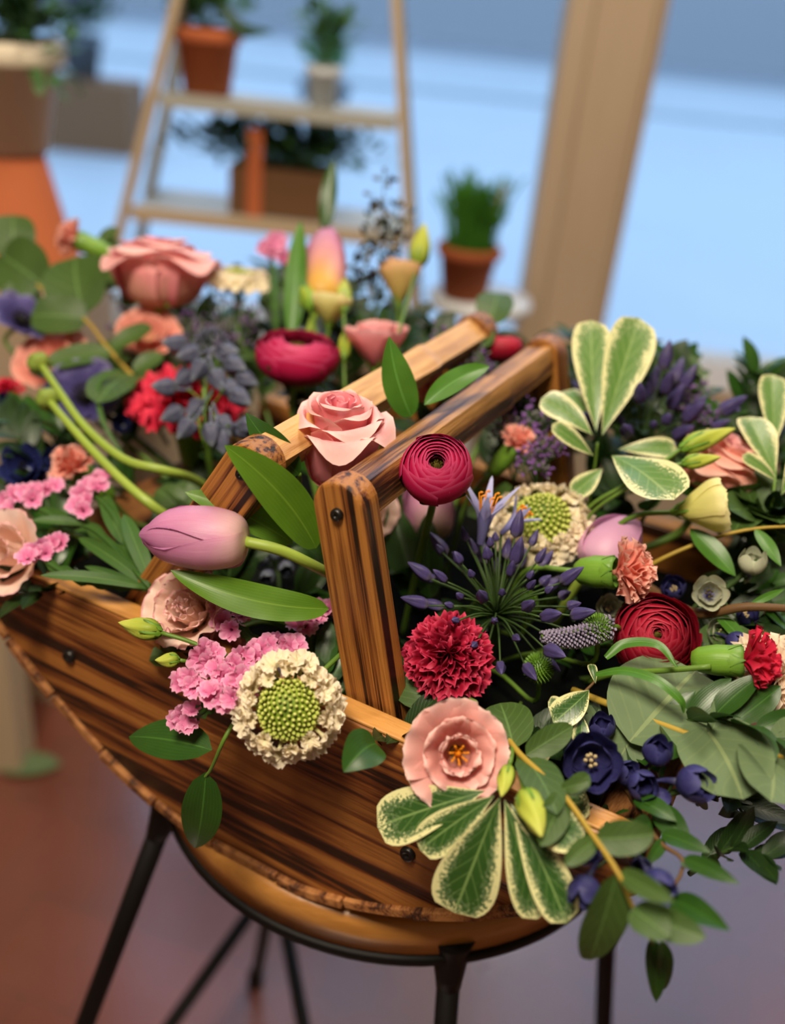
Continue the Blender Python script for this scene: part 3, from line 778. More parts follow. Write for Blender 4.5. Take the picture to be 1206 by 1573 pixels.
def sprig(name, label, stem_path, leaves, mat, stem_mat=None, sr=.0012, shape=(.8, .9), wr=.4, cat='foliage', group=None, bend=.12, fold=.18, wave=0.05, hint=None, jitter=.25, leafname='leaf', nt=12, ns=6):
    """leaves: (base, tip[, wr[, bend]]) in world points"""
    root = thing(name, label, cat, Vector(stem_path[0]), group); rnd = random.Random(len(leaves) * 77 + int(abs(stem_path[0][0]) * 1e4))
    mb = MB(); mb.tube(stem_path, lambda t_: sr * lerp(1.2, .6, t_), 7); link_mesh('stem', mb, stem_mat or M['stem'], root)
    for lf in leaves:
        b, t_ = Vector(lf[0]), Vector(lf[1]); w_ = lf[2] if len(lf) > 2 and lf[2] else wr; bd = lf[3] if len(lf) > 3 else bend
        h = (hint or cd(0, .45, 1)) + Vector((rnd.uniform(-jitter, jitter), rnd.uniform(-jitter, jitter), rnd.uniform(-jitter, jitter)))
        if len(lf) > 4: h = lf[4]
        mb = MB(); leaf(mb, b, t_, w_, h, shape, bd, fold, side=rnd.uniform(-.06, .06), wave=wave, ph=rnd.uniform(0, 6), nt=nt, ns=ns)
        link_mesh(leafname, mb, mat, root)
    return root

# ------------------------------------------------------------------ where the bouquet's surface lies
def mh(x, y):
    t_ = max(0, min(1, (y + .17) / .36)); h = .165 + .115 * t_ * t_ * (3 - 2 * t_)
    return h - max(0, y - .36) * .5
def mdepth(px, py):
    r = ray(px, py); d = .34
    while d < .88:
        p = CAM + r * d - BO; y = p.dot(BN)
        if y > -.207 and p.z < mh(p.dot(BU), y): break
        d += .002
    return d
def g(px, py, off=0.0): return WD(px, py, mdepth(px, py) - off)
def gs(*pp): return [g(*p) for p in pp]

# ------------------------------------------------------------------ roses and lisianthus
rose('rose', 'large open pink rose between the two basket handles', 522, 672, WD(522, 676, .578), cd(.04, .84, .54), 158, 1.3, .6, openn=.95)
rose('rose', 'pink rose seen from the side, standing high at the back left', 246, 420, g(246, 420, .02), cd(.05, .97, .22), 158, .92, .2, mats=(M['rose_in'], M['rose'], M['rose_out']), openn=1.08)
rose('rose', 'salmon rose behind the cream lisianthus at the right', 1104, 722, g(1104, 722, -.02), cd(.35, .75, .45), 140, 1.1, .2, mats=(M['rose'], M['peach'], M['peach']), openn=.9)
lisianthus('lisianthus', 'open pink lisianthus with orange stamens over the front rim', 704, 1158, g(704, 1158, .02), cd(.05, .12, 1), 152, M['lis'], openn=1.0, deep=.72, spin=.3, rows=((.36, 4), (.66, 5), (1.0, 6)), ruff=.09)
lisianthus('lisianthus', 'pale pink double lisianthus on the rim below the lilac tulip', 286, 936, g(286, 936, .02), cd(-.28, .42, .85), 130, M['lis_pale'], openn=.8, deep=.95, rows=((.12, 3), (.36, 4), (.66, 5), (1.0, 5)), stamens=False, ruff=.13, spin=1)
lisianthus('lisianthus', 'drooping peach flower at the left edge above the rim end', 12, 850, g(12, 850, .01), cd(-.3, .2, .9), 130, M['lis_pale'], openn=.8, deep=.9, rows=((.3, 3), (.65, 4), (1.0, 5)), stamens=False, ruff=.06, spin=.5)
lisianthus('lisianthus', 'half closed cream lisianthus pointing right', 1088, 778, g(1088, 778, .02), cd(.95, .16, .15), 92, M['cream'], openn=.35, deep=1.5, rows=((.7, 4), (1.0, 5)), stamens=False, ruff=.03, spin=.2, tipd=.1)
lisianthus('lisianthus', 'half closed cream and pink lisianthus upright before the ladder', 615, 425, g(615, 425, .02), cd(.05, 1, .1), 70, M['creampk'], openn=.35, deep=1.7, rows=((.7, 4), (1.0, 5)), stamens=False, ruff=.02, spin=.4, tipd=.12)
lisianthus('lisianthus', 'lime cream lisianthus bud opening under the upright tulip', 508, 468, g(508, 468, .02), cd(.1, 1, .2), 70, M['cream'], openn=.3, deep=1.3, rows=((.7, 4), (1.0, 5)), stamens=False, ruff=.03, tipd=.1)
lisianthus('lisianthus', 'salmon lisianthus trumpet behind the pale handle bar', 578, 522, g(578, 522, 0), cd(.0, .95, .3), 100, M['rose'], openn=.6, deep=1.3, rows=((.6, 4), (1.0, 5)), stamens=False, ruff=.04)
lisianthus('lisianthus', 'blush petals peeping out below the dark handle bar', 566, 790, g(566, 790, -.02), cd(-.0, .4, .9), 90, M['lis_pale'], openn=.9, deep=.7, rows=((.6, 4), (1.0, 5)), stamens=False)
lisianthus('lisianthus', 'small blush bloom low beside the big double one, above the rim', 345, 985, g(345, 985, -.012), cd(.2, -.1, .9), 80, M['lis'], openn=.7, deep=.9, rows=((.6, 4), (1.0, 5)), stamens=False)
lisianthus('lisianthus', 'peach bloom half hidden behind the purple anemones at the left', 80, 555, g(80, 555, -.03), cd(-.1, .5, .8), 110, M['peach'], openn=.9, deep=.8, rows=((.6, 4), (1.0, 5)), stamens=False)
lisianthus('lisianthus', 'dusky salmon bloom in shadow below the back left rose', 228, 512, g(228, 512, -.03), cd(.1, .5, .8), 90, M['peach'], openn=.9, deep=.8, rows=((.6, 4), (1.0, 5)), stamens=False)

# ------------------------------------------------------------------ ranunculus
ranunculus('ranunculus', 'round magenta ranunculus with a dark open centre before the handle', 670, 722, WD(670, 722, .545), cd(.0, .42, .95), 112, .95, .2, .3, M['ran'])
ranunculus('ranunculus', 'wide magenta ranunculus leaning left behind the pink rose', 456, 548, g(456, 548, .02), cd(.12, .82, .5), 128, .72, .3, 0, M['ran'], openn=.5)
ranunculus('ranunculus', 'dark crimson ranunculus at the right under the peach carnation', 1006, 978, g(1006, 978, .0), cd(-.05, .3, .95), 130, .8, .1, .8, M['ran_red'], layers=11, openn=.6)
ranunculus('ranunculus', 'red bloom peeping over the far end of the dark handle bar', 770, 534, g(770, 534, -.02), cd(.0, .95, .3), 66, .8, .2, 0, M['carn_hot'] if False else M['ran_red'])

# ------------------------------------------------------------------ carnations
carnation('carnation', 'large ruffled red carnation right of the front handle post', 688, 1008, g(688, 1008, .02), cd(.0, .28, .95), 150, M['carn'], n=40)
carnation('carnation', 'bright red carnation behind the grey violet delphinium', 288, 600, g(288, 600, -.01), cd(.05, .8, .55), 190, M['carn_hot'], n=40, squash=.7)
carnation('mini_carnation', 'small peach carnation with a green calyx before the mauve tulip', 972, 880, g(972, 880, .03), cd(.85, .0, .5), 120, M['peach'], n=20, mini=True, calyx_len=px2m(g(972, 880), 50))
red_mini, _ = carnation('mini_carnation', 'small red carnation with a green calyx at the right edge', 1166, 1016, g(1166, 1016, .03), cd(.93, .02, .35), 116, M['carn_hot'], n=20, mini=True, calyx_len=px2m(g(1166, 1016), 58), stem=False)
carnation('mini_carnation', 'peach carnation bud high at the far left against the window', 108, 363, g(108, 363, .0), cd(-.8, .35, .2), 72, M['peach'], n=14, mini=True, calyx_len=px2m(g(108, 363), 48))
carnation('mini_carnation', 'peach carnation above the pink statice at the left', 108, 712, g(108, 712, .02), cd(-.45, .55, .6), 96, M['peach'], n=18, mini=True)
carnation('mini_carnation', 'peach carnation among the purple limonium right of the handle', 800, 676, g(800, 676, .0), cd(.5, .6, .5), 76, M['peach'], n=16, mini=True)
carnation('mini_carnation', 'peach carnation between the two handle bars', 655, 585, g(655, 585, .0), cd(.2, .4, .9), 78, M['peach'], n=16, mini=True)
carnation('mini_carnation', 'tiny red carnation at the left edge under the anemones', 12, 596, g(12, 596, -.02), cd(-.1, .7, .5), 56, M['carn_hot'], n=14, mini=True)

# ------------------------------------------------------------------ tulips
tulip('tulip', 'lilac pink tulip lying on its side left of the handle', WD(380, 832, .535), WD(217, 822, .545), px2m(WD(300, 830, .54), 98), M['tulip'], [WD(430, 845, .537), WD(480, 868, .55), WD(540, 900, .60)], spin=.5)
tulip('tulip', 'upright pink tulip with a yellow base at the back', g(492, 468, .0), g(505, 352, .0), px2m(g(500, 400), 66), M['tulip_y'], [g(478, 500, -.0), g(466, 540, -.02), g(462, 600, -.06)], spin=.3, stem_mat=M['stamen'] if False else M['stem_lime'])
tulip('tulip', 'mauve tulip tilting right behind the small peach carnation', g(905, 872, -.01), g(978, 800, -.01), px2m(g(950, 830), 84), M['tulip_p'], [g(885, 900, -.03), g(850, 960, -.08)], spin=.9)
tulip('tulip', 'pink tulip hidden low behind the round magenta ranunculus', g(665, 822, -.04), g(655, 720, -.04), px2m(g(660, 770), 80), M['tulip'], [g(668, 850, -.05), g(690, 900, -.09)], spin=.2, stem_mat=M['stem_dark'])

# ------------------------------------------------------------------ scabiosa and ivory bloom
scabiosa('scabiosa', 'cream scabiosa with a green button centre hanging over the rim', 443, 1090, g(443, 1090, .025), cd(.05, .1, 1), 162, .54, .2)
scabiosa('scabiosa', 'cream scabiosa with a domed green centre right of the handle', 833, 796, g(833, 796, .0), cd(-.1, .62, .72), 150, .55, 1.1, dome=.8)
scabiosa('scabiosa', 'cream scabiosa seen from the side at the back beside the pink rose', 366, 425, g(366, 425, -.02), cd(.1, .9, .35), 100, .5, .4)
carnation('ivory_flower', 'ivory ruffled bloom cut by the right edge behind the red bud', 1192, 1040, g(1192, 1040, .0), cd(.0, .3, .95), 150, M['hyd'], n=36, cat='flower')

# ------------------------------------------------------------------ anemones, blue florets
def anemone(label, px, py, W, facing, dia, mat=None, spin=0, cat='anemone', name='anemone'):
    R = px2m(W, dia) / 2; root = thing(name, label, cat, W - facing * R * .3); F = frame(W - facing * R * .3, facing, spin)
    for k in range(2):
        for i in range(5):
            mb = MB(); petal(mb, F, [(.04 * R, 0), (.35 * R, .04 * R), (.7 * R, (.2 + .1 * k) * R), (1.0 * R, (.38 + .1 * (1 - k)) * R)], R * .95, k * .6 + 2 * pi * i / 5, tipdrop=.2, ruff=.07 * R, rfreq=1.6, ns=10, nt=8, flat=0, ph=i + k * 3)
            link_mesh('petal', mb, mat or M['anem'], root)
    mb = MB()
    for i in range(60):
        a = i * G; rr = (.18 + .2 * (i / 60)) * R; p0 = F @ Vector((rr * .5 * cos(a), rr * .5 * sin(a), .02 * R)); p1 = F @ Vector((rr * cos(a), rr * sin(a), (.3 - .1 * i / 60) * R))
        mb.tube([p0, p1], .008 * R, 4, 1); mb.ell(p1, facing, .07 * R, .028 * R, n=5, m=3)
    link_mesh('stamens', mb, M['anther'], root)
    mb = MB(); mb.ell(F @ Vector((0, 0, 0)), facing, .36 * R, .18 * R, n=12, m=8); link_mesh('centre', mb, M['black_c'], root)
    auto_stem(root, W - facing * R * .3, facing, .002)
    return root
anemone('purple anemone with a black centre at the left edge', 36, 486, g(36, 486, .01), cd(.5, .6, .55), 100)
anemone('purple anemone with a black centre left of the red carnation', 130, 602, g(130, 602, .0), cd(.1, .45, .85), 122)

def delph_floret(root, W, facing, dia, mat, openn=.6, n=5, eye=True, inner=True, spur=True, spin=0.0, eye_mat=None):
    R = dia / 2; F = frame(W - facing * R * .4, facing, spin)
    mb = MB()
    for k in range(2 if inner else 1):
        for i in range(n):
            s = 1 if k == 0 else .72; o = openn if k == 0 else openn * .75
            petal(mb, F, [(.05 * R, -.1 * R), (.45 * R * s, .1 * R), (R * lerp(.62, .85, o) * s, .6 * R), (R * lerp(.3, 1.05, o) * s, lerp(1.35, .85, o) * R * s)], R * 1.15 * s, k * .6 + 2 * pi * i / n, flat=0, tipdrop=.35, pw=2, ruff=.05 * R, rfreq=1.2, ns=8, nt=9, ph=i * 1.3 + k)
    if spur: mb.tube([F @ Vector((0, 0, 0)), F @ Vector((.15 * R, 0, -.6 * R)), F @ Vector((.35 * R, .1 * R, -1.0 * R))], lambda t_: lerp(.16, .04, t_) * R, 6, 5)
    link_mesh('floret', mb, mat, root)
    if eye:
        mb = MB()
        for i in range(7):
            a = i * G; p = F @ Vector((.16 * R * cos(a) * (i > 0), .16 * R * sin(a) * (i > 0), .3 * R)); mb.ell(p, facing, .3 * R, .07 * R, n=6, m=4)
        link_mesh('stamens', mb, eye_mat or M['ivory'], root)
def delph(name, label, path, flor, mat, stem_mat=None, cat='delphinium', sr=.0017):
    root = thing(name, label, cat, Vector(path[0])); mb = MB(); mb.tube(path, sr, 7)
    sp = smooth_pts(path, 24)
    for i, (W, fc, dia, kw) in enumerate(flor):
        b = W - fc * dia * .35; q = min(sp, key=lambda p: (p - b).length)
        mb.tube([b, b.lerp(q, .5) - Vector((0, 0, .003)), q], .0008, 5, 6)
        delph_floret(root, W, fc, dia, kw.pop('mat', mat), spin=i * 1.3, **kw)
    link_mesh('stem', mb, stem_mat or M['stem_dark'], root)
    return root
def D(px, py, off, fc, dia, **kw): W = g(px, py, off); return (W, fc, px2m(W, dia), kw)
delph('delphinium', 'deep indigo delphinium spray hanging at the lower right front',
      gs((880, 1080, -.03), (905, 1150, -.005), (985, 1215, .0), (1060, 1215, .0)),
      [D(908, 1168, .02, cd(-.1, .15, 1), 108, openn=.7), D(1008, 1158, .02, cd(.15, .75, .6), 70, openn=.2, eye=False), D(1060, 1203, .02, cd(.6, .1, .7), 84, openn=.3, eye=False),
       D(985, 1205, .01, cd(.1, .1, 1), 70, openn=.25, eye=False), D(1010, 1225, .0, cd(.1, -.5, .7), 60, openn=.2, eye=False), D(960, 1190, .0, cd(.4, .5, .7), 60, openn=.2, eye=False), D(925, 1120, .0, cd(-.1, .7, .5), 60, openn=.3, eye=False)], M['delph'])
delph('delphinium', 'indigo delphinium tip with drooping florets above the stool edge',
      gs((930, 1240, -.03), (940, 1290, -.0), (1000, 1330, .0)),
      [D(900, 1362, .015, cd(-.35, -.75, .5), 74, openn=.35, eye=False), D(1006, 1355, .01, cd(.3, -.3, .8), 78, openn=.25, eye=False), D(905, 1310, -.005, cd(-.2, .3, .8), 60, openn=.3, eye=False), D(985, 1335, .0, cd(-.2, .5, .8), 50, openn=.2, eye=False)], M['delph'])
delph('delphinium', 'pale delphinium with violet backed florets at the right among branches',
      gs((1030, 985, -.05), (1070, 930, -.03), (1120, 900, -.02), (1165, 860, -.0)),
      [D(1090, 912, .0, cd(-.2, .2, 1), 62, openn=.8, mat=M['delph_pale'], eye_mat=M['brown_c']), D(1155, 868, .0, cd(.0, .8, .5), 62, openn=.3, mat=M['delph_pale'], eye=False), D(1128, 985, -.01, cd(.3, -.2, .8), 50, openn=.3),
       D(1110, 972, -.02, cd(-.2, .2, .8), 60, openn=.6, mat=M['delph_pale']), D(1035, 905, -.02, cd(-.3, .5, .8), 54, openn=.4), D(1145, 945, -.02, cd(.2, .4, .8), 50, openn=.4), D(935, 935, -.02, cd(.0, .3, .9), 50, openn=.7, mat=M['delph_pale']), D(1090, 1000, -.03, cd(.0, .3, .9), 60, openn=.5)], M['delph'])
delph('delphinium', 'dark blue delphinium with a white eye at the left edge',
      gs((80, 800, -.05), (60, 740, -.03), (20, 660, -.02)),
      [D(36, 718, .0, cd(.0, .3, .95), 76, openn=.85, mat=M['blue'], eye_mat=M['anther']), D(85, 708, -.01, cd(.2, .4, .8), 50, openn=.5, mat=M['blue'], eye=False), D(8, 650, -.02, cd(-.2, .5, .8), 46, openn=.4, mat=M['blue']), D(66, 735, -.015, cd(.1, -.2, .9), 50, openn=.5, mat=M['blue'], eye=False), D(188, 652, -.02, cd(.1, .1, .9), 44, openn=.4, mat=M['blue'], eye=False), D(12, 618, -.02, cd(-.2, .5, .8), 40, openn=.4, mat=M['blue'], eye=False)], M['blue'])
delph('delphinium', 'dark blue delphinium buds low behind the tulip stem',
      gs((430, 930, -.08), (425, 870, -.06), (410, 840, -.05)),
      [D(400, 862, -.035, cd(-.2, .2, .9), 40, openn=.2, eye=False), D(425, 850, -.04, cd(.2, .4, .9), 38, openn=.2, eye=False), D(440, 872, -.04, cd(.1, -.3, .9), 38, openn=.2, eye=False), D(412, 885, -.04, cd(-.1, -.4, .9), 38, openn=.2, eye=False)], M['delph_bud'])

# drooping grey violet cluster, buds on a lime stalk
root = thing('delphinium', 'grey violet delphinium head of closed nodding buds before the red carnation', 'delphinium', g(318, 680, -.03))
mb = MB(); top = g(315, 560, .03); mb.tube([g(330, 760, -.08), g(318, 680, -.02), g(314, 610, .02), top], lambda t_: lerp(.0028, .0016, t_), 8)
bl = [(268, 528, -1, .1), (290, 545, -.8, -.2), (350, 540, 1, -.1), (362, 562, .9, -.4), (305, 570, -.5, -.9), (282, 582, -.7, -.6), (252, 595, -1, .1), (335, 585, .4, -.9), (380, 585, 1, -.4), (355, 600, .8, -.6), (370, 612, .9, -.6),
      (265, 638, -.9, -.4), (285, 660, -.6, -.8), (325, 668, .1, -1), (375, 662, .9, -.5), (345, 655, .5, -.8), (385, 655, 1, -.1), (300, 630, -.5, -.6), (340, 680, .3, -1)]
pts_ = []
for i, (x, y, dx, dy) in enumerate(bl):
    p = g(x, y, .035 + .015 * sin(i * 2.1)); ax = cd(dx, dy, .35); L_ = px2m(p, 40)
    b0 = p - ax * L_ * .5
    k = g(315, min(700, y + 25), .015)
    mb.tube([b0 - ax * L_ * .35, b0.lerp(k, .5) + Vector((0, 0, .004)), k], .0007, 5, 6)
    b = MB(); bud_mesh(b, b0, ax, L_, L_ * .36, .8); b.tube([b0 + ax * L_ * .1, b0 - ax * L_ * .25, b0 - ax * L_ * .55 + UP * L_ * .12], lambda t_: lerp(.0019, .0007, t_), 6, 5)
    link_mesh('bud', b, M['delph_bud'], root)
link_mesh('stem', mb, M['stem'], root)
mb = MB()
for i in range(55):
    f = (i + .5) / 55; th = math.acos(1 - f); a = i * G; c_ = g(325, 538, .02); R_ = px2m(c_, 24)
    F_ = frame(c_, cd(.1, .9, .4)); nn = Vector((sin(th) * cos(a), sin(th) * sin(a), cos(th) * 1.2)); mb.ell(F_ @ (nn * R_), F_.to_3x3() @ nn, R_ * .35, R_ * .11, n=6, m=4)
link_mesh('bud_tip', mb, M['delph_bud'], root)

# ------------------------------------------------------------------ agapanthus
def agapanthus(label, hub, face, reach, n, buds, opens=(), seed=1, spread=1.2, bl=.017, cat='agapanthus', stem_tgt=None):
    rnd = random.Random(seed); root = thing('agapanthus', label, cat, hub); F = frame(hub, face, 0)
    mb = MB(); mb.tube([hub - face * .001, hub - face * .05, hub - face * .05 + Vector((0, 0, -.04))], .0026, 8)
    k = 0
    for i in range(n):
        f = (i + .5) / n; th = math.acos(1 - f * spread); a = i * G
        d = (F.to_3x3() @ Vector((sin(th) * cos(a), sin(th) * sin(a), cos(th)))).normalized(); L_ = reach * rnd.uniform(.62, 1.0)
        p = hub + d * L_; mb.tube([hub, hub + d * L_ * .5 + Vector((0, 0, .003)), p], lambda t_: lerp(.0008, .0006, t_), 5, 5)
        b = MB(); s = rnd.uniform(.45, 1) if rnd.random() < .75 else .35; ln = bl * s; bud_mesh(b, p, (d + UP * .15), ln, ln * .21 if s > .5 else ln * .32, .3, 8)
        link_mesh('bud', b, M['aga'], root)
    for (W, fc, sz) in opens:
        FF = frame(W, fc, .4); b = MB()
        for i in range(6):
            petal(b, FF, [(.06 * sz, 0), (.1 * sz, .3 * sz), (.2 * sz, .62 * sz), (.55 * sz, 1.0 * sz)], sz * .36, 2 * pi * i / 6, flat=0, tipdrop=.4, pw=2, ns=6, nt=10, wshape=lambda t_: .35 + .65 * sin(pi * min(1, t_ * .95)))
        fl = link_mesh('open_floret', b, M['aga_open'], root)
        b = MB()
        for i in range(6):
            a = 2 * pi * i / 6 + .3; p1 = FF @ Vector((.16 * sz * cos(a), .16 * sz * sin(a), .85 * sz)); b.tube([FF @ Vector((.02 * sz * cos(a), .02 * sz * sin(a), .2 * sz)), p1], .0005, 4, 3); b.ell(p1, RT, .0028, .0009, n=5, m=3)
        link_mesh('stamens', b, M['stamen'], fl)
        mb.tube([hub, W], .0009, 5, 3)
    link_mesh('stem', mb, M['stem_dark'], root)
    return root
hub = g(762, 945, .005)
agapanthus('violet agapanthus umbel of buds with one pale open floret above the red carnation', hub, cd(.0, .72, .7), px2m(hub, 128), 54, None,
           [(g(738, 835, .035), cd(.12, .9, .35), px2m(g(740, 800, .03), 92)), (g(770, 820, .03), cd(.75, .75, .1), px2m(g(770, 800, .03), 60))], 3, spread=1.05, bl=.019)
hub = g(985, 690, -.06)
agapanthus('dark violet agapanthus head at the back right behind the variegated leaves', hub, cd(.35, .85, .4), px2m(hub, 125), 52, None, [], 5, spread=.85, bl=.024)

# ------------------------------------------------------------------ statice
statice('statice', 'pink statice strip at the far left above the peach bloom', [g(x, y, .03) for x, y in ((8, 770), (24, 762), (40, 758), (56, 756), (72, 752), (84, 748), (16, 784), (50, 768))],
        gs((232, 905, .015), (150, 818, .02), (95, 800, .02), (40, 770, .025)))
statice('statice', 'pink statice tuft under the peach mini carnation', [g(x, y, .035) for x, y in ((118, 778), (126, 762), (134, 748), (146, 740), (158, 736), (134, 770), (150, 750), (128, 785))],
        gs((230, 900, .015), (195, 838, .02), (172, 790, .03), (140, 755, .03)))
statice('statice', 'pink statice tuft beside the left end of the rim', [g(x, y, .03) for x, y in ((42, 858), (54, 848), (66, 842), (80, 836), (92, 834), (48, 850), (70, 850))],
        gs((232, 905, .01), (160, 895, .015), (100, 880, .02), (60, 855, .025)))
statice('statice', 'pink statice tuft against the front handle post', [g(x, y, .02) for x, y in ((458, 960), (468, 948), (480, 942), (492, 936), (504, 938), (470, 962), (486, 952))],
        gs((478, 1040, -.04), (480, 1000, -.01), (482, 960, .01)))
statice('statice', 'large spreading pink statice left of the hanging scabiosa', [g(x, y, .025) for x, y in (
    (342, 955), (355, 968), (368, 945), (378, 940), (340, 935), (400, 1000), (412, 992), (425, 988), (440, 990), (452, 992), (372, 1012), (386, 1006), (398, 1014), (360, 1022), (345, 1040), (358, 1050), (372, 1044), (384, 1055), (330, 1070), (344, 1078), (356, 1072), (322, 1062), (310, 1012), (322, 1020), (334, 1028),
    (280, 1050), (292, 1042), (298, 1056), (284, 1100), (296, 1092), (290, 1112), (276, 1106), (316, 1000), (328, 1006))],
    gs((440, 1070, -.02), (410, 1040, .01), (370, 1035, .015), (300, 1060, .02)), extra_stems=(gs((410, 1040, .01), (400, 1000, .01), (360, 955, .02)), gs((370, 1035, .015), (320, 1085, .02), (290, 1104, .02))))
statice('statice', 'out of focus pink statice at the back left of the upright tulip', [g(x, y, -.02) for x, y in ((408, 384), (418, 378), (428, 384), (415, 392), (436, 400), (425, 372))],
        gs((425, 520, -.05), (422, 450, -.03), (418, 395, -.02)), size=.009)

# ------------------------------------------------------------------ limonium and veronica
def limonium(label, base, tips, seed, mats=('limo', 'limo_g'), dens=26, size=.0016, name='limonium'):
    rnd = random.Random(seed); root = thing(name, label, 'limonium', base); st = MB(); a_, b_ = MB(), MB()
    for tp in tips:
        mid = base.lerp(tp, .5) + Vector((rnd.uniform(-.01, .01), rnd.uniform(-.01, .01), .004)); st.tube([base, mid, tp], .0006, 5, 8)
        sp = smooth_pts([base, mid, tp], 30)
        for k in range(dens):
            i = rnd.randint(13, 30); p = sp[i]; d = Vector((rnd.uniform(-1, 1), rnd.uniform(-1, 1), rnd.uniform(-.1, 1))).normalized(); L_ = rnd.uniform(.002, .009) * (1.3 - i / 30 * .6)
            q = p + d * L_; st.tube([p, q], .0003, 3, 1, caps=False); (a_ if rnd.random() < .6 else b_).ell(q, d, size * 2.4, size * .6, n=5, m=4)
    link_mesh('stem', st, M['stem_dark'], root); link_mesh('florets', a_, M[mats[0]], root)['kind'] = 'stuff'; link_mesh('bracts', b_, M[mats[1]], root)['kind'] = 'stuff'
limonium('purple limonium sprays standing between the two handle bars', g(706, 640, -.05), [g(x, y, .0) for x, y in ((672, 505), (690, 515), (706, 530), (724, 540), (742, 545), (680, 560), (715, 565), (700, 590), (738, 580))], 1)
limonium('purple limonium sprays right of the dark handle bar', g(790, 740, -.04), [g(x, y, .005) for x, y in ((752, 620), (768, 600), (782, 612), (800, 600), (812, 630), (745, 640), (765, 655), (790, 640))], 2)
limonium('purple limonium sprays above the domed scabiosa', g(825, 760, -.03), [g(x, y, .005) for x, y in ((815, 650), (835, 645), (850, 640), (862, 660), (830, 690), (848, 680), (806, 700), (870, 680), (820, 720))], 3)
limonium('mauve limonium tips at the back right against the sill', g(1040, 690, -.05), [g(x, y, -.02) for x, y in ((1062, 575), (1075, 590), (1050, 600), (1084, 612), (1100, 640), (1070, 620))], 4)
limonium('grey seed sprays at the back left below the rose', g(330, 600, -.08), [g(x, y, -.03) for x, y in ((150, 440), (180, 470), (200, 450), (300, 450), (320, 430), (345, 440), (280, 480), (370, 470), (390, 480), (170, 500), (350, 500))], 5, mats=('limo_g', 'limo'), size=.002)
limonium('dark seed sprays rising before the ladder at the back', g(560, 520, -.06), [g(x, y, -.03) for x, y in ((590, 268), (575, 300), (610, 320), (545, 390), (575, 350), (600, 345), (560, 420), (625, 330))], 6, mats=('anther', 'limo_g'), dens=16, size=.004)
root = thing('veronica', 'fuzzy grey lilac veronica spike pointing left under the agapanthus', 'veronica', g(925, 965, .0))
mb = MB(); p0, p1 = g(940, 962, .02), g(832, 978, .03); sp = smooth_pts([p0, p0.lerp(p1, .5) - UP * .003, p1], 60); mt = MB(); mt.tube([g(960, 1010, -.04), g(950, 975, .0), p0, p1], .0014, 7)
for i in range(330):
    f = (i + .5) / 330; p = sp[int(f * 60)]; tg = (p1 - p0).normalized(); x = tg.cross(UP).normalized(); y = x.cross(tg); a = i * G; rr = px2m(p, 20) * (1 - .55 * f ** 2.5) ; n_ = x * cos(a) + y * sin(a)
    mb.ell(p + n_ * rr * .5, n_ + tg * .35, rr * .6, .0011, n=5, m=4)
link_mesh('florets', mb, M['veron'], root)['kind'] = 'stuff'; link_mesh('stem', mt, M['stem'], root)
def fuzzball(label, px, py, off, dia):
    c_ = g(px, py, off); R = px2m(c_, dia) / 2; root = thing('green_trick', label, 'flower', c_); mb = MB()
    for i in range(260):
        f = (i + .5) / 260; th = math.acos(1 - 2 * f); a = i * G; n_ = Vector((sin(th) * cos(a), sin(th) * sin(a), cos(th))); mb.ell(c_ + n_ * R * .6, n_ + Vector((0, 0, .3)), R * .55, R * .06, n=4, m=4)
    mb.ell(c_ - Vector((0, 0, R * .8)), (0, 0, 1), R * 1.6, R * .75, n=12, m=8)
    link_mesh('head', mb, M['bud'] if False else M['calyx'], root)['kind'] = 'stuff'; auto_stem(root, c_, cd(0, .6, .5), .0015)
    root.name = 'green_dianthus'
fuzzball('fuzzy green dianthus head at the root of the veronica spike', 918, 965, .022, 44)
fuzzball('fuzzy green dianthus head left below the veronica spike', 828, 1026, .0, 46)
fuzzball('fuzzy green dianthus head between the agapanthus and domed scabiosa', 806, 925, -.005, 40)

# ------------------------------------------------------------------ closed buds
bud('lisianthus_bud', 'lime bud pointing right above the cream lisianthus', g(1045, 690, .03), g(1130, 658, .03), px2m(g(1088, 675, .03), 15), gs((1015, 712, .03), (960, 745, .02), (905, 780, .0), (880, 830, -.04)), sr=.0014)
bud('lisianthus_bud', 'small lime bud just under the longer bud at the right', g(1048, 712, .035), g(1108, 702, .035), px2m(g(1080, 706, .03), 11), gs((1020, 720, .033), (960, 752, .025), (908, 790, .0), (885, 840, -.04)), sr=.0012)
bud('lisianthus_bud', 'lime bud lying on the rim left of the pale double lisianthus', g(248, 972, .025), g(182, 956, .025), px2m(g(215, 965, .025), 16), gs((290, 985, .02), (340, 1005, .005), (400, 1020, -.05)))
bud('lisianthus_bud', 'small lime bud just below the larger one on the rim', g(276, 1014, .02), g(238, 1014, .02), px2m(g(255, 1013, .02), 11), gs((310, 1020, .01), (350, 1020, -.02)), sr=.0011)
bud('lisianthus_bud', 'small lime bud hanging beside the open pink lisianthus', g(782, 1178, .02), g(770, 1224, .02), px2m(g(776, 1200, .02), 13), gs((786, 1160, .02), (790, 1120, -.01), (800, 1080, -.04)))
bud('lisianthus_bud', 'plump lime bud hanging among the variegated leaves', g(806, 1215, .025), g(832, 1286, .025), px2m(g(820, 1250, .02), 21), gs((800, 1190, .02), (795, 1150, .0), (800, 1100, -.04)))
bud('lisianthus_bud', 'tall lime bud leaning right before the cream and pink lisianthus', g(640, 412, .02), g(653, 342, .02), px2m(g(645, 380, .02), 15), gs((628, 455, .02), (600, 560, .0), (590, 640, -.05)))
bud('lisianthus_bud', 'lime bud to the left of the upright tulip', g(478, 475, .015), g(458, 405, .015), px2m(g(468, 440, .01), 15), gs((488, 530, .0), (495, 600, -.05)))
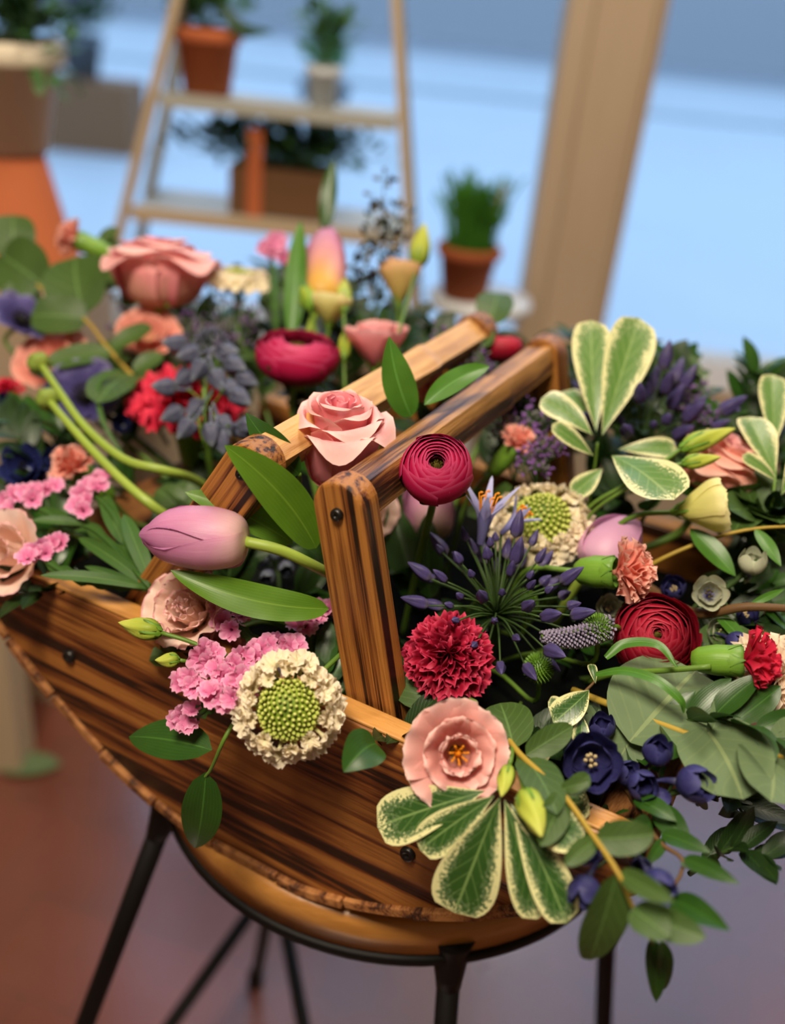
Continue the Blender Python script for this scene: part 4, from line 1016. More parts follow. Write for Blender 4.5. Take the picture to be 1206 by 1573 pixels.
bud('lisianthus_bud', 'lime bud right of the opening cream bud at the back', g(528, 478, .02), g(528, 425, .02), px2m(g(528, 450, .01), 12), gs((530, 540, .0), (530, 620, -.05)))
bud('lisianthus_bud', 'low lime bud behind the wide magenta ranunculus', g(528, 552, .0), g(530, 508, .0), px2m(g(528, 530), 10), gs((530, 600, -.02), (532, 650, -.05)))
def pod(label, tip, base_, path, r):
    root = thing('green_pod', label, 'seed pod', path[-1]); d = tip - base_
    mb = MB(); F = frame(base_, d)
    mb.lathe([(r * .3, -.1 * r), (r * .95, .1 * r), (r * 1.05, .5 * r), (r * .95, 1.0 * r), (r * .6, 1.5 * r), (r * .2, 1.9 * r), (r * .03, 2.25 * r)], 24, F, .06, 6)
    link_mesh('pod', mb, M['pod'], root); mb = MB(); mb.tube([base_ + d * .1] + path, lambda t_: lerp(.0026, .0034, t_), 12); link_mesh('stem', mb, M['stem_lime'], root)
pod('upper green pod on a long lime stalk curving across the left side', g(38, 545, .05), g(66, 562, .05), gs((90, 600, .05), (130, 655, .05), (190, 705, .045), (250, 722, .04), (302, 738, .0), (350, 775, -.06)), px2m(g(60, 560, .05), 17))
pod('lower green pod on a straighter lime stalk at the left', g(52, 594, .055), g(78, 618, .055), gs((100, 645, .055), (140, 690, .05), (190, 740, .04), (245, 785, .02), (300, 820, -.05)), px2m(g(78, 618, .055), 17))

# ------------------------------------------------------------------ leaves
def lf(x0, y0, o0, x1, y1, o1, wr=None, bend=.12, h=None):
    d0 = mdepth(x0, y0) - o0; d1 = max(d0 - .05, min(d0 + .03, mdepth(x1, y1) - o1))
    r = [WD(x0, y0, d0), WD(x1, y1, d1), wr, bend]
    if h is not None: r.append(h)
    return tuple(r)
CAMH = cd(0, .3, 1)
# single tulip leaves
def one(name, label, x0, y0, o0, x1, y1, o1, wr, mat, bend=.1, side=0.0, shape=(.55, .75), fold=.2, h=None, wave=.08, cat='leaf', stem=None):
    P0 = WD(x0, y0, o0) if o0 > .3 else g(x0, y0, o0); P1 = WD(x1, y1, o1) if o1 > .3 else WD(x1, y1, max(depth(P0) - .05, min(depth(P0) + .03, mdepth(x1, y1) - o1)))
    root = thing(name, label, cat, P0); mb = MB(); leaf(mb, P0, P1, wr, h or CAMH, shape, bend, fold, side=side, wave=wave, nt=22, ns=10); link_mesh('blade', mb, M[mat], root)
    if stem: mb = MB(); mb.tube([P0] + gs(*stem), .0013, 7); link_mesh('stem', mb, M['stem'], root)
    return root
one('tulip_leaf', 'bright green tulip leaf rising left from the handle post to a point', 486, 842, .555, 345, 684, .51, .30, 'tleaf', .1, -.1)
one('tulip_leaf', 'tulip leaf behind the lilac tulip pointing left', 450, 835, .565, 284, 756, .55, .26, 'tleaf', .12, -.06)
one('tulip_leaf', 'long curved tulip leaf under the lilac tulip', 505, 935, .555, 262, 876, .54, .22, 'tleaf', .12, .14, wave=.15)
one('tulip_leaf', 'upright tulip leaf left of the upright tulip', 448, 520, -.02, 462, 340, .0, .17, 'ruscus_l', .05)
one('tulip_leaf', 'dark broad leaf standing below the dark handle bar', 640, 930, -.06, 600, 770, -.02, .34, 'ruscus', .1)
one('tulip_leaf', 'dark upright leaf left of the agapanthus', 660, 920, -.05, 655, 790, -.01, .35, 'ruscus', .08)
# ruscus leaves
one('ruscus_leaf', 'pointed dark green leaf standing between the handle bars', 632, 640, .62, 598, 517, .60, .40, 'ruscus_l', .1, .1, shape=(.6, .9))
one('ruscus_leaf', 'pointed green leaf crossing the dark handle bar to the right', 652, 622, .60, 752, 563, .62, .28, 'ruscus_l', .14, .08, shape=(.7, .8))
one('ruscus_leaf', 'pointed green leaf left of the large pink rose', 460, 728, .555, 378, 634, .54, .42, 'ruscus', .12, .1, shape=(.6, .9), stem=((462, 770, -.02), (465, 820, -.05)))
one('ruscus_leaf', 'tall dark leaf standing up against the ladder shelf', 498, 360, -.02, 512, 246, -.02, .24, 'ruscus', .05, shape=(.7, .8))
one('ruscus_leaf', 'small dark leaf hooked over the front rim right of the scabiosa', 578, 1142, .005, 528, 1186, .03, .7, 'ruscus', .2, -.1, shape=(.5, .8))
sprig('ruscus_sprig', 'dark green pair of leaves hanging over the charred board', gs((395, 1060, -.02), (350, 1125, .02), (322, 1185, .025), (300, 1200, .025)),
      [lf(326, 1152, .025, 198, 1132, .03, .40), lf(316, 1186, .025, 300, 1303, .02, .38)], M['ruscus'], M['stem'], shape=(.6, .85))
sprig('ruscus_sprig', 'dark pointed leaves trailing at the lower right over the stool edge', gs((960, 1210, -.01), (1010, 1290, .0), (1050, 1330, .0), (1000, 1420, .0), (1010, 1470, .0)),
      [lf(1005, 1240, .0, 1062, 1302, .0, .5), lf(1015, 1280, .0, 1092, 1310, .01, .36), lf(1050, 1318, .01, 1136, 1358, .02, .3), lf(1030, 1380, .0, 1122, 1430, .02, .32), lf(1000, 1440, .0, 1008, 1540, .01, .3), lf(1015, 1445, .0, 1022, 1520, .0, .3),
       lf(975, 1225, .005, 1040, 1262, .01, .5), lf(1000, 1262, .005, 948, 1300, .01, .5), lf(1020, 1290, .0, 990, 1330, .0, .3), lf(1045, 1325, .005, 1070, 1340, .005, .3)], M['ruscus'], M['twig'], shape=(.6, .9), sr=.0011)
# variegated pittosporum
VS = (1.1, .42)
sprig('pittosporum_sprig', 'cream edged variegated sprig standing up at the back right of the handle', gs((900, 800, -.07), (912, 730, -.02), (918, 680, .01)),
      [lf(916, 662, .01, 908, 492, .0, .33, .06), lf(925, 668, .01, 982, 488, .0, .36, .06), lf(910, 668, .02, 832, 612, .04, .5, .1), lf(912, 700, .02, 848, 652, .05, .38), lf(940, 700, .03, 1035, 768, .06, .62, .1),
       lf(925, 720, .0, 880, 760, .0, .5), lf(905, 640, .0, 870, 600, .0, .5), lf(950, 690, .0, 1040, 690, .0, .4)], M['var_l'], M['stem'], shape=VS, jitter=.15, nt=16, ns=10)
sprig('pittosporum_sprig', 'cream edged variegated sprig at the right edge', gs((1180, 820, -.05), (1188, 760, -.0), (1192, 720, .0)),
      [lf(1192, 730, .0, 1150, 640, .0, .5, .1), lf(1188, 690, -.01, 1186, 575, -.01, .34, .05), lf(1195, 740, .0, 1140, 700, .02, .4), lf(1200, 760, .0, 1245, 690, .0, .4)], M['var_l'], M['stem'], shape=VS, jitter=.15, nt=16, ns=10)
sprig('pittosporum_sprig', 'cream edged variegated leaves fanning over the front of the basket', gs((800, 1100, -.04), (775, 1170, .0), (765, 1215, .01)),
      [lf(745, 1215, .01, 580, 1270, .02, .46, .08), lf(760, 1222, .015, 645, 1305, .025, .42, .08), lf(768, 1225, .02, 698, 1402, .03, .48, .08), lf(775, 1228, .015, 825, 1412, .02, .36, .1), lf(785, 1235, .01, 870, 1418, .02, .36, .1),
       lf(790, 1225, .01, 890, 1300, .015, .5, .1), lf(720, 1180, .0, 622, 1190, .0, .5), lf(800, 1240, .0, 905, 1230, .0, .5)], M['var'], M['stem'], shape=VS, jitter=.12, nt=18, ns=10)
sprig('pittosporum_sprig', 'small cream edged leaves below the green dianthus head', gs((905, 1140, -.03), (890, 1080, .0), (915, 1045, .01)),
      [lf(905, 1060, .01, 850, 1110, .02, .45), lf(915, 1050, .01, 908, 1020, .01, .4), lf(880, 1085, .01, 842, 1078, .01, .6), lf(895, 1100, .01, 890, 1150, .01, .45), lf(850, 1150, .0, 815, 1165, .01, .5)], M['var'], M['twig'], shape=VS, jitter=.2)
# eucalyptus
RD = (.42, .42)
sprig('eucalyptus_branch', 'round grey green eucalyptus branch reaching right past the basket', gs((880, 1060, -.02), (990, 1103, .0), (1090, 1138, .01), (1200, 1162, .01), (1260, 1190, .0)),
      [lf(968, 1140, .0, 1068, 1030, -.01, .98), lf(985, 1106, -.005, 950, 1168, -.015, .9), lf(1080, 1115, .01, 1142, 1228, .02, .9), lf(1090, 1132, .01, 1110, 1062, .02, .35), lf(1180, 1160, .01, 1185, 1232, .03, .95), lf(1195, 1162, .01, 1225, 1105, .02, .9),
       lf(1100, 1140, .0, 1160, 1130, -.01, .7), lf(905, 1070, -.02, 880, 1120, -.02, .8)], M['euc'], M['stem_yel'], shape=RD, jitter=.3, sr=.0018, nt=14, ns=8)
sprig('eucalyptus_branch', 'eucalyptus branch with paired leaves trailing down to the stool edge', gs((770, 1120, .0), (800, 1160, .02), (860, 1215, .03), (905, 1275, .03), (950, 1342, .03), (975, 1400, .03)),
      [lf(805, 1165, .02, 856, 1252, .03, .45), lf(808, 1160, .02, 880, 1115, .03, .5), lf(862, 1218, .03, 830, 1300, .02, .5), lf(862, 1212, .03, 905, 1200, .04, .5), lf(868, 1222, .03, 905, 1190, .03, .5), lf(915, 1288, .03, 1005, 1280, .04, .62),
       lf(915, 1290, .03, 868, 1330, .03, .5), lf(948, 1340, .03, 906, 1475, .03, .38), lf(952, 1340, .03, 1035, 1385, .04, .35), lf(972, 1395, .03, 1030, 1440, .04, .8), lf(978, 1398, .025, 1085, 1440, .03, .45), lf(790, 1150, .01, 768, 1080, .0, .8)], M['euc_d'], M['stem_yel'], shape=(.5, .6), jitter=.25, sr=.0015, nt=14, ns=8)
sprig('eucalyptus_branch', 'broad round eucalyptus leaves at the far left against the window', gs((260, 640, -.06), (170, 540, -.02), (130, 490, .0), (60, 440, -.0), (10, 400, .0)),
      [lf(135, 490, .0, 48, 485, .01, .8), lf(130, 485, .0, 115, 395, -.01, .85), lf(70, 440, .0, 0, 390, .0, .9), lf(170, 540, .0, 70, 560, .02, .45), lf(172, 535, .0, 232, 500, .0, .5), lf(20, 400, .0, 20, 330, -.01, .9), lf(200, 575, .0, 150, 620, .03, .6), lf(205, 570, .0, 250, 545, .0, .6), lf(50, 440, -.01, 10, 480, -.01, .9)],
      M['euc_d'], M['stem_yel'], shape=RD, jitter=.25, sr=.0017, nt=14, ns=8)
sprig('eucalyptus_branch', 'green eucalyptus sprig left of the back rose', gs((220, 560, -.05), (190, 470, -.03), (175, 370, -.02)),
      [lf(185, 440, -.02, 140, 420, -.02, .8), lf(180, 400, -.02, 160, 360, -.02, .7), lf(190, 470, -.02, 225, 440, -.02, .7), lf(150, 380, -.02, 180, 350, -.02, .6)], M['euc_d'], M['twig'], shape=RD)
sprig('eucalyptus_branch', 'small round leaves at the far end of the pale handle bar', gs((740, 600, -.05), (745, 540, -.02), (750, 480, -.03)),
      [lf(742, 535, .0, 740, 505, .01, .9), lf(752, 500, -.03, 765, 450, -.03, .7), lf(745, 560, -.01, 720, 545, .0, .8)], M['euc_d'], M['stem'], shape=RD)
sprig('eucalyptus_branch', 'round green leaf under the left of the red carnation', gs((700, 1100, -.04), (660, 1060, -.02), (640, 1030, -.01)),
      [lf(655, 1085, -.01, 605, 1010, .0, .75), lf(660, 1070, -.02, 700, 1110, .0, .7)], M['euc_d'], M['stem'], shape=RD)
sprig('twig', 'brown branch with yellow shoots leaving the picture at the right', gs((960, 880, -.05), (1060, 940, -.02), (1150, 932, .0), (1260, 938, .0)),
      [lf(1090, 935, -.02, 1160, 1010, -.01, .2), lf(1150, 930, .0, 1205, 905, .0, .2)], M['ruscus_l'], M['twig'], sr=.0034, cat='branch')
sprig('twig', 'thin ochre twig passing under the cream lisianthus', gs((950, 900, -.05), (1010, 862, -.02), (1080, 832, -.01), (1160, 812, .0), (1260, 808, .0)),
      [lf(1060, 812, .0, 1130, 885, -.01, .35), lf(1160, 812, .0, 1200, 870, -.0, .3)], M['ruscus_l'], M['stem_yel'], sr=.0014, cat='branch')
# curled grass blades and the long stem of the red mini carnation
def blade(label, pts, w_, mat='ruscus_l'):
    pts = gs(*pts); root = thing('grass_blade', label, 'leaf', pts[0]); sp = smooth_pts(pts, 24); mb = MB()
    def fn(u, v):
        i = min(int(v * 24), 23); f = v * 24 - i; p = sp[i].lerp(sp[i + 1], f); tg = (sp[i + 1] - sp[i]).normalized(); sd = tg.cross(cd(0, .6, .8)).normalized()
        return p + sd * ((u - .5) * w_ * max(.03, sin(pi * min(.98, v * .9 + .1)) ** .6)) - FW * (abs(u - .5) * w_ * .3)
    mb.grid(fn, 4, 24); link_mesh('blade', mb, M[mat], root)
blade('narrow green blade arching over the crimson ranunculus', [(930, 1010, .03), (960, 988, .035), (1010, 990, .04), (1040, 1025, .035)], .006)
blade('long green blade curling below the crimson ranunculus', [(915, 1035, .02), (960, 1030, .03), (1010, 1045, .035), (1045, 1075, .03), (1050, 1095, .02)], .006)
blade('thin curled green shoot before the left anemone', [(190, 700, .0), (160, 650, .02), (150, 600, .03), (165, 575, .03), (190, 566, .03)], .004, 'stat_stem')
root = red_mini; mb = MB(); mb.tube(gs((900, 1050, -.04), (950, 1035, .0), (1020, 1030, .02), (1092, 1024, .03)), .0016, 8); link_mesh('stem', mb, M['stem'], root)
# winged statice leaves
sprig('statice_leaves', 'long narrow statice leaves fanning left from one joint above the rim', gs((250, 940, -.02), (232, 905, .005), (195, 842, .02)),
      [lf(230, 904, .01, 62, 884, .03, .12), lf(140, 806, .02, 48, 800, .03, .18), lf(192, 838, .02, 160, 758, .03, .22), lf(228, 900, .01, 120, 826, .02, .14), lf(225, 905, .01, 130, 870, .02, .14), lf(234, 900, .01, 190, 790, .0, .2), lf(130, 806, .02, 60, 780, .02, .16)], M['stat_stem'], M['stat_stem'], shape=(.6, .6), sr=.002)
for i, (a, b) in enumerate((((520, 905, .0), (470, 800, -.03)), ((410, 800, -.04), (330, 730, -.05)))):
    pass

# ------------------------------------------------------------------ greenery filling the basket
rnd = random.Random(42)
fill_lab = {'dark_leaf': ('dark glossy leafy sprig', 'dark filler sprigs'), 'ruscus': ('mid green pointed leafy sprig', 'mid green filler sprigs'), 'euc_d': ('round leafed green sprig', 'round leafed filler sprigs')}
MARKS = [(522, 650, 'large pink rose'), (246, 415, 'back left rose'), (1104, 722, 'salmon rose'), (704, 1158, 'open pink lisianthus'), (286, 936, 'pale double lisianthus'), (15, 850, 'peach bloom at the left edge'),
    (1088, 778, 'half closed cream lisianthus'), (610, 425, 'cream and pink lisianthus'), (578, 515, 'salmon trumpet bloom'), (670, 722, 'round magenta ranunculus'), (456, 548, 'wide magenta ranunculus'), (1006, 978, 'dark crimson ranunculus'),
    (768, 530, 'red bloom at the bar end'), (688, 1008, 'large red carnation'), (290, 600, 'bright red carnation'), (972, 880, 'small peach carnation with green calyx'), (1166, 1016, 'small red carnation'), (108, 712, 'peach carnation over the statice'),
    (800, 676, 'peach carnation in the limonium'), (652, 585, 'peach carnation between the bars'), (300, 830, 'lilac tulip'), (500, 400, 'upright tulip'), (950, 830, 'mauve tulip'), (443, 1090, 'hanging scabiosa'), (833, 796, 'domed scabiosa'), (366, 425, 'side view scabiosa'),
    (36, 486, 'purple anemone at the edge'), (130, 602, 'inner purple anemone'), (910, 1165, 'deep indigo delphinium'), (318, 610, 'grey violet delphinium'), (762, 930, 'agapanthus umbel'), (1025, 610, 'back right agapanthus'), (40, 765, 'long pink statice strip'),
    (480, 947, 'statice tuft at the handle post'), (885, 980, 'veronica spike'), (915, 600, 'standing variegated sprig'), (1175, 650, 'variegated sprig at the right edge'), (1190, 1050, 'ivory ruffled bloom'), (1110, 940, 'pale delphinium'), (70, 590, 'pair of green pods'),
    (500, 770, 'front handle post'), (385, 700, 'left handle post'), (860, 520, 'far right handle post'), (740, 470, 'far left handle post'), (200, 740, 'lime pod stalks'), (1020, 1090, 'round grey eucalyptus leaf'), (560, 1140, 'hooked rim leaf')]
used_lab = set()
def w2p(p):
    v = p - CAM; z = v.dot(FW); return 603 + FPX * v.dot(RT) / z, 786.5 - FPX * v.dot(UP) / z
def fill_label(kind, p):
    x, y = w2p(p); order = sorted(MARKS, key=lambda m: hypot_(m[0] - x, m[1] - y))
    for m in order:
        dx, dy = x - m[0], y - m[1]
        for far_ in ('just', 'further'):
            rel = ('right of' if dx > 0 else 'left of') if abs(dx) > abs(dy) else ('below' if dy > 0 else 'above')
            close = hypot_(dx, dy) < 55
            word = ('close ' if close else 'low ' if far_ == 'just' else 'deeper ') + rel
            lab = '%s %s the %s' % (fill_lab[kind][0], word, m[2])
            if lab not in used_lab: used_lab.add(lab); return lab
def hypot_(a, b): return sqrt(a * a + b * b)
def filler(x, y, z, d, L_, kind, ls, n=7):
    base = L2W(x, y, z); d = d.normalized(); droop = Vector((0, 0, -1))
    path = [base, base + d * L_ * .5 + Vector((0, 0, .01)), base + d * L_ + droop * L_ * .12]
    sp = smooth_pts(path, n); lv = []
    for i in range(1, n + 1):
        tg = (sp[i] - sp[i - 1]).normalized(); sd = tg.cross(Vector((0, 0, 1))).normalized(); s_ = -1 if i % 2 else 1
        for rep in range(2):
            t_ = sp[i] + (sd * s_ * (1 - 2 * rep) * rnd.uniform(.5, 1) + tg * rnd.uniform(.3, .9) + Vector((0, 0, rnd.uniform(-.1, .5)))).normalized() * ls * rnd.uniform(.7, 1.1)
            lv.append((sp[i], t_))
    sprig('filler_sprig', fill_label(kind, path[-1]), path, lv, M[kind], M['stem_dark'], shape=RD if kind == 'euc_d' else (.65, .8), wr=.8 if kind == 'euc_d' else .42, group=fill_lab[kind][1], hint=Vector((0, -.35, 1)), jitter=.5, sr=.0013, nt=7, ns=4)
kinds = ['dark_leaf', 'dark_leaf', 'ruscus', 'dark_leaf', 'euc_d', 'dark_leaf', 'ruscus']
cnt = 0
for iy in range(8):
    for ix in range(11):
        x = lerp(-.29, .25, ix / 10) + rnd.uniform(-.02, .02); y = lerp(-.14, .29, iy / 7) + rnd.uniform(-.02, .02)
        hh = max(.115, mh(x, y) - .09 + rnd.uniform(-.02, .015))
        d = Vector((0, 0, .9)) + BU * (x * 2.0 + rnd.uniform(-.5, .5)) + BN * ((y - .05) * 1.6 + rnd.uniform(-.5, .5))
        kd = kinds[cnt % 7]; filler(x, y, hh, d, rnd.uniform(.03, .055), kd, rnd.uniform(.026, .042) * (.75 if kd == 'euc_d' else 1), 6); cnt += 1
for i in range(22):
    x = rnd.uniform(.02, .24); y = rnd.uniform(.02, .26); kd = kinds[i % 7]
    filler(x, y, mh(x, y) - .06, Vector((0, 0, .7)) + BU * rnd.uniform(-.4, .8) + BN * rnd.uniform(-.6, .4), .045, kd, .034, 6)
for i in range(14):
    x = lerp(-.3, .3, i / 13); filler(x * .8, .2, .16, BN * 1.0 + BU * (x * 1.5) + Vector((0, 0, rnd.uniform(.5, 1.1))), rnd.uniform(.08, .12), kinds[i % 7], .036, 8)
for i in range(10):
    y = lerp(-.1, .22, i / 9); filler(.2, y, .15, BU * 1.0 + BN * rnd.uniform(-.2, .3) + Vector((0, 0, rnd.uniform(.15, .8))), rnd.uniform(.06, .1), kinds[(i + 2) % 7], .036, 7)
for i in range(8):
    y = lerp(-.08, .2, i / 7); filler(-.24, y, .15, BU * -1.0 + BN * rnd.uniform(-.2, .4) + Vector((0, 0, rnd.uniform(.5, 1.0))), rnd.uniform(.06, .1), kinds[(i + 1) % 7], .036, 7)

# ------------------------------------------------------------------ shop things behind
M['terracotta'] = plain('terracotta', '#b4623c', .75, .2); M['terracotta_d'] = plain('aged terracotta', '#95502f', .8, .2)
M['cream_pot'] = plain('cream glazed pot', '#ddd0b8', .5, .4); M['soil'] = plain('soil', '#2e2219', .9, .1)
M['ladder'] = plain('limed wood', '#b8a488', .6, .3); M['white_shelf'] = plain('white painted shelf', '#a8a8a0', .5, .3)
M['brown_box'] = plain('brown wooden crate', '#6b4c33', .7, .2); M['chive'] = plain('chive green', '#4b8a2c', .5, .3, trans=.2); M['bgleaf'] = plain('houseplant green', '#4e7a45', .5, .3, trans=.2)
M['bgleaf_d'] = plain('dark houseplant green', '#2c4a2a', .5, .3, trans=.1); M['grey_pot'] = plain('grey planter', '#4d5358', .7, .2); M['white_top'] = plain('white display table top', '#c9ccd0', .35, .5)
def pot(name, label, c, r, h, mat, cat='plant pot', group=None, flare=.72):
    root = thing(name, label, cat, c, group); mb = MB(); F = Matrix.Translation(c)
    mb.lathe([(0, 0), (r * flare, 0), (r * .93, h * .8), (r * 1.02, h * .8), (r * 1.05, h * .82), (r * 1.05, h * .98), (r * 1.0, h), (r * .92, h), (r * .9, h * .88)], 40, F)
    link_mesh('pot', mb, mat, root); mb = MB(); mb.lathe([(r * .905, h * .86), (r * .5, h * .88), (0, h * .9)], 24, F); link_mesh('soil', mb, M['soil'], root)
    return root
def bush(root, c, R, n, mat, ls, seed, up=.6, wr=.5, name='foliage'):
    rnd = random.Random(seed); mb = MB()
    for i in range(n):
        d = Vector((rnd.uniform(-1, 1), rnd.uniform(-1, 1), rnd.uniform(-.2, 1) + up)).normalized(); p = c + Vector((d.x * R[0], d.y * R[1], d.z * R[2])) * rnd.uniform(.3, 1)
        mb.tube([c, p], .0008, 3, 2, caps=False) if i % 4 == 0 else None
        t_ = p + (d + Vector((rnd.uniform(-.8, .8), rnd.uniform(-.8, .8), rnd.uniform(-.6, .4)))).normalized() * ls
        leaf(mb, p, t_, wr, Vector((rnd.uniform(-.5, .5), rnd.uniform(-.5, .5), 1)), (.7, .8), .1, .1, nt=4, ns=2)
    link_mesh(name, mb, mat, root)
# display ledge inside the window: the pot of chives and the stand rest on it
LY = 1.22
def B3(name, label, cat, c, size, mat, bevel=.003, rot=0):
    mb = MB(); mb.box((0, 0, 0), size); o = link_mesh(name, mb, M[mat] if isinstance(mat, str) else mat, smooth=False, bevel=bevel); o.location = c; o.rotation_euler[2] = rot; return tag(o, label, cat)
cp = WY(712, 455, 1.15); hp = cp.z - .003
pc = Vector((cp.x, 1.15, cp.z))
root = pot('potted_chives', 'terracotta pot of green chives before the window post', pc, .052, .088, M['terracotta_d'])
mb = MB(); rnd = random.Random(3)
for i in range(150):
    a = rnd.uniform(0, 2 * pi); r_ = rnd.uniform(0, .042); b = pc + Vector((r_ * cos(a), r_ * sin(a), .08)); o = Vector((cos(a), sin(a), 0)) * rnd.uniform(.01, .04) ; L_ = rnd.uniform(.06, .125)
    mb.tube([b, b + Vector((0, 0, L_ * .6)) + o * .3, b + Vector((0, 0, L_)) + o], .0019, 4, 4, caps=False)
link_mesh('foliage', mb, M['chive'], root); mb = MB(); b = pc + Vector((.03, .01, .08)); mb.tube([b, b + Vector((.012, 0, .105))], .0055, 6, 2); link_mesh('label_stake', mb, M['ladder'], root)
# table under it, whose top stays behind the flowers
tz = pc.z - .0015
tb = thing('display_table', 'small pale display table in the window under the chive pot', 'table', Vector((pc.x + .03, 1.17, 0)))
mb = MB(); mb.lathe([(0, tz - .02), (.085, tz - .02), (.09, tz - .012), (.088, tz), (0, tz)], 48, Matrix.Translation((pc.x + .03, 1.17, 0))); link_mesh('top', mb, M['white_top'], tb)
mb = MB(); mb.tube([(pc.x + .03, 1.17, tz - .02), (pc.x + .03, 1.17, .02)], .018, 12, 3); link_mesh('pillar', mb, M['white_top'], tb)
mb = MB(); mb.lathe([(0, .025), (.1, .02), (.12, .0), (0, .0)], 32, Matrix.Translation((pc.x + .03, 1.17, 0))); link_mesh('base', mb, M['white_top'], tb)
# ladder stand
Lb, Lt = WY(186, 345, 1.2), WY(282, -40, 1.2); Rb, Rt = WY(627, 330, 1.2), WY(606, -40, 1.2)
def ext(a, b, z): t_ = (z - a.z) / (b.z - a.z); return a + (b - a) * t_
lad = thing('ladder_stand', 'pale wooden ladder plant stand before the window at the left', 'plant stand', Vector(((Lb.x + Rb.x) / 2, 1.2, 0)))
def beam(p, q, w_, d_, mat, name, par):
    mb = MB(); dd = (q - p); L_ = dd.length; F = frame(p, dd); 
    mb.box((0, 0, L_ / 2), (w_, d_, L_), F); link_mesh(name, mb, mat, par, smooth=False)
for a, b in ((Lb, Lt), (Rb, Rt)):
    beam(ext(a, b, 0.0), ext(a, b, 1.42), .015, .02, M['ladder'], 'rail', lad)
    k = Vector((0, .24, 0)); beam(ext(a, b, 0.0) + Vector((0, .36, 0)), ext(a, b, 1.40) + Vector((0, .03, 0)), .018, .02, M['white_shelf'], 'back_rail', lad)
def xr(a, b, z): return ext(a, b, z).x
z1 = WY(330, 332, 1.2).z; z2 = WY(400, 160, 1.2).z
for z_, dp in ((z1, .17), (z2, .11)):
    mb = MB(); xa, xb = xr(Lb, Lt, z_), xr(Rb, Rt, z_); mb.box(((xa + xb) / 2, 1.2 + dp / 2 + .012, z_ - .007), (xb - xa - .02, dp, .012)); link_mesh('shelf', mb, M['white_shelf'], lad, smooth=False)
    mb = MB(); mb.box(((xa + xb) / 2, 1.2, z_ - .008), (xb - xa - .02, .014, .022)); link_mesh('shelf_edge', mb, M['ladder'] if dp > .15 else M['white_shelf'], lad, smooth=False)
# wooden trough with foliage on the lower shelf
xc = WY(432, 310, 1.28).x; c_ = Vector((xc, 1.285, z1 + .0005))
root = thing('planter_trough', 'brown wooden planter with trailing green plants on the ladder shelf', 'planter', c_)
mb = MB(); mb.box(c_ + Vector((0, 0, .04)), (.17, .1, .08)); link_mesh('trough', mb, M['brown_box'], root, smooth=False)
mb = MB(); mb.box(c_ + Vector((0, 0, .081)), (.15, .086, .003)); link_mesh('soil', mb, M['soil'], root, smooth=False)
bush(root, c_ + Vector((-.03, .0, .08)), (.19, .06, .075), 320, M['bgleaf_d'], .028, 4, .3); bush(root, c_ + Vector((.03, 0, .08)), (.19, .06, .08), 260, M['bgleaf'], .026, 5, .3, name='pale_foliage')
mb = MB(); mb.box(c_ + Vector((-.04, -.054, .07)), (.026, .006, .15)); link_mesh('label_stake', mb, M['terracotta'], root, smooth=False)
# pots on the upper shelf
c_ = Vector((WY(318, 130, 1.26).x, 1.262, z2 + .0005)); root = pot('potted_plant', 'terracotta pot with a bright green plant on the upper shelf', c_, .054, .10, M['terracotta']); bush(root, c_ + Vector((0, 0, .1)), (.1, .04, .08), 110, M['bgleaf'], .035, 6)
mb = MB()
for i in range(9):
    a = c_ + Vector((.03 + .004 * i, -.03, .14 - .006 * i)); leaf(mb, a, a + Vector((.03 + .003 * i, -.01, -.05 + .008 * i)), .3, CAMH, nt=5, ns=2)
link_mesh('trailing_leaves', mb, M['bgleaf_d'], root)
c_ = Vector((WY(500, 60, 1.26).x, 1.262, z2 + .0005)); root = pot('potted_plant', 'pale pot with a light green plant on the upper shelf right', c_, .03, .06, M['white_top']); bush(root, c_ + Vector((0, 0, .06)), (.06, .04, .1), 80, M['bgleaf'], .03, 8)
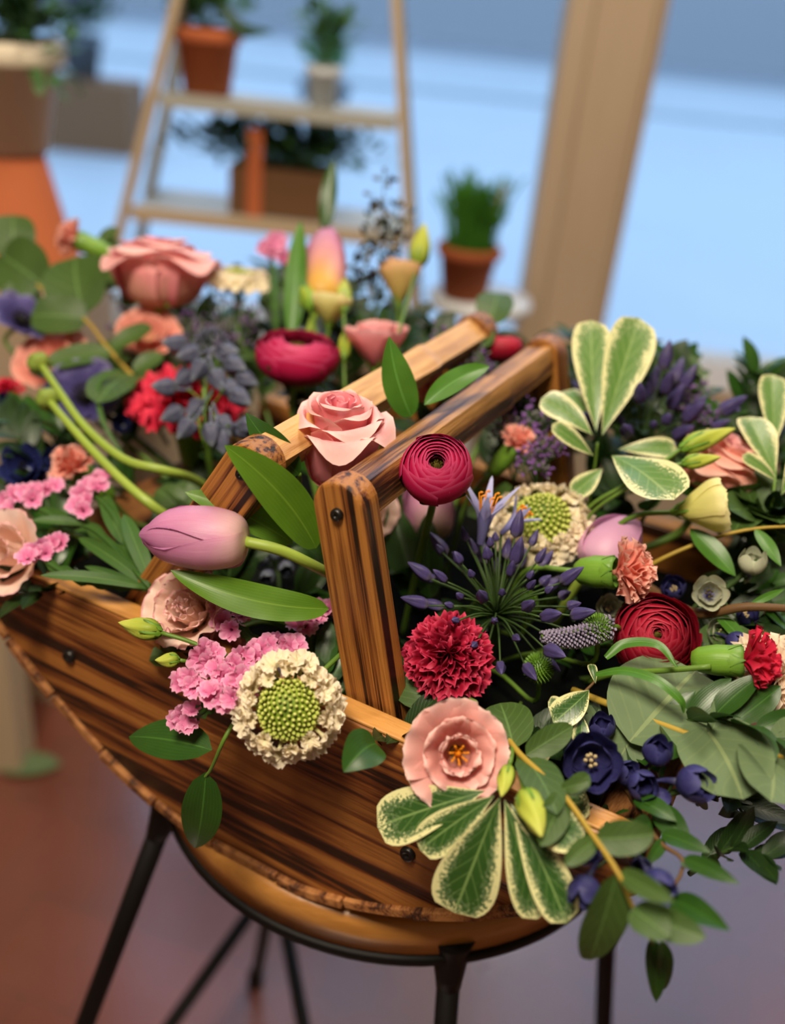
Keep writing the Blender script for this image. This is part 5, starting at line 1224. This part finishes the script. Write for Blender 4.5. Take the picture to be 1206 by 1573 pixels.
# stacked pots at the left edge
sx = WY(2, 240, 1.0).x; zt_ = WY(10, 228, 1.0).z
hst = WY(30, 400, 1.0).z
B3('plant_plinth', 'tall pale plinth at the left carrying stacked terracotta pots', 'plinth', Vector((sx, 1.0, (hst - .02) / 2)), (.24, .24, hst - .02), 'cream_paint')
c_ = Vector((sx, 1.0, hst - .0195)); H_ = zt_ - hst + .02
root = thing('upturned_pot', 'orange terracotta pot standing upside down at the left edge', 'plant pot', c_); mb = MB(); r = .098
mb.lathe([(r * .9, 0), (r * 1.06, 0), (r * 1.06, H_ * .2), (r * .98, H_ * .22), (r * .62, H_ - .002), (r * .6, H_), (0, H_)], 40, Matrix.Translation(c_)); link_mesh('pot', mb, M['terracotta'], root)
c_ = Vector((sx, 1.0, zt_ + .0005)); root = pot('potted_fern', 'cream pot with dark green foliage on the upturned pot', c_, .098, .15, M['cream_pot'], flare=.7)
bush(root, c_ + Vector((0, 0, .14)), (.13, .09, .10), 260, M['bgleaf_d'], .035, 9, .3); bush(root, c_ + Vector((.02, -.02, .12)), (.12, .06, .08), 90, M['bgleaf'], .03, 10, -.1, name='pale_foliage')
# outside in the street: a bench, planters
def outd(px, py, y): return WY(px, py, y)
p = WZ(130, 235, -SEAT - .02)
B3('street_crate', 'dark brown wooden crate standing outside on the pavement at the left', 'crate', Vector((p.x, p.y + .2, .2)), (.62, .4, .44), 'brown_box')
q = WZ(490, 215, -SEAT - .02); root = pot('street_planter', 'grey planter with a shrub outside on the pavement', Vector((q.x, q.y + .2, -.02)), .2, .42, M['grey_pot'])
bush(root, Vector((q.x, q.y + .2, .4)), (.22, .2, .4), 260, M['bgleaf'], .09, 12)
root = pot('street_planter', 'small planter with purple flowers outside at the far left', Vector((p.x - .05, p.y + .2, .4205)), .14, .26, M['grey_pot'])
bush(root, Vector((p.x - .05, p.y + .2, .66)), (.3, .2, .3), 220, M['bgleaf_d'], .08, 13); bush(root, Vector((p.x - .05, p.y + .2, .72)), (.3, .2, .3), 70, M['limo'], .06, 14, name='flowers')
# leaf dropped on the floor and the post of a shop fitting at the lower left
p = WZ(45, 1176, -SEAT + .006); root = thing('fallen_leaf', 'pale green leaf lying on the tile floor at the left', 'leaf', p); mb = MB(); leaf(mb, p + Vector((-.05, -.01, 0)), p + Vector((.05, .012, .0)), .55, Vector((0, 0, 1)), (.6, .7), .06, .05); link_mesh('blade', mb, M['euc'], root)
p = WZ(12, 1165, -SEAT); 
B3('wooden_post', 'weathered pale wooden leg of a shop table at the left edge', 'furniture leg', Vector((p.x - .0, p.y, .33)), (.07, .07, .66), 'ladder')

# ------------------------------------------------------------------ tidy
for o in bpy.data.objects:
    if '_rot' in o: del o['_rot']
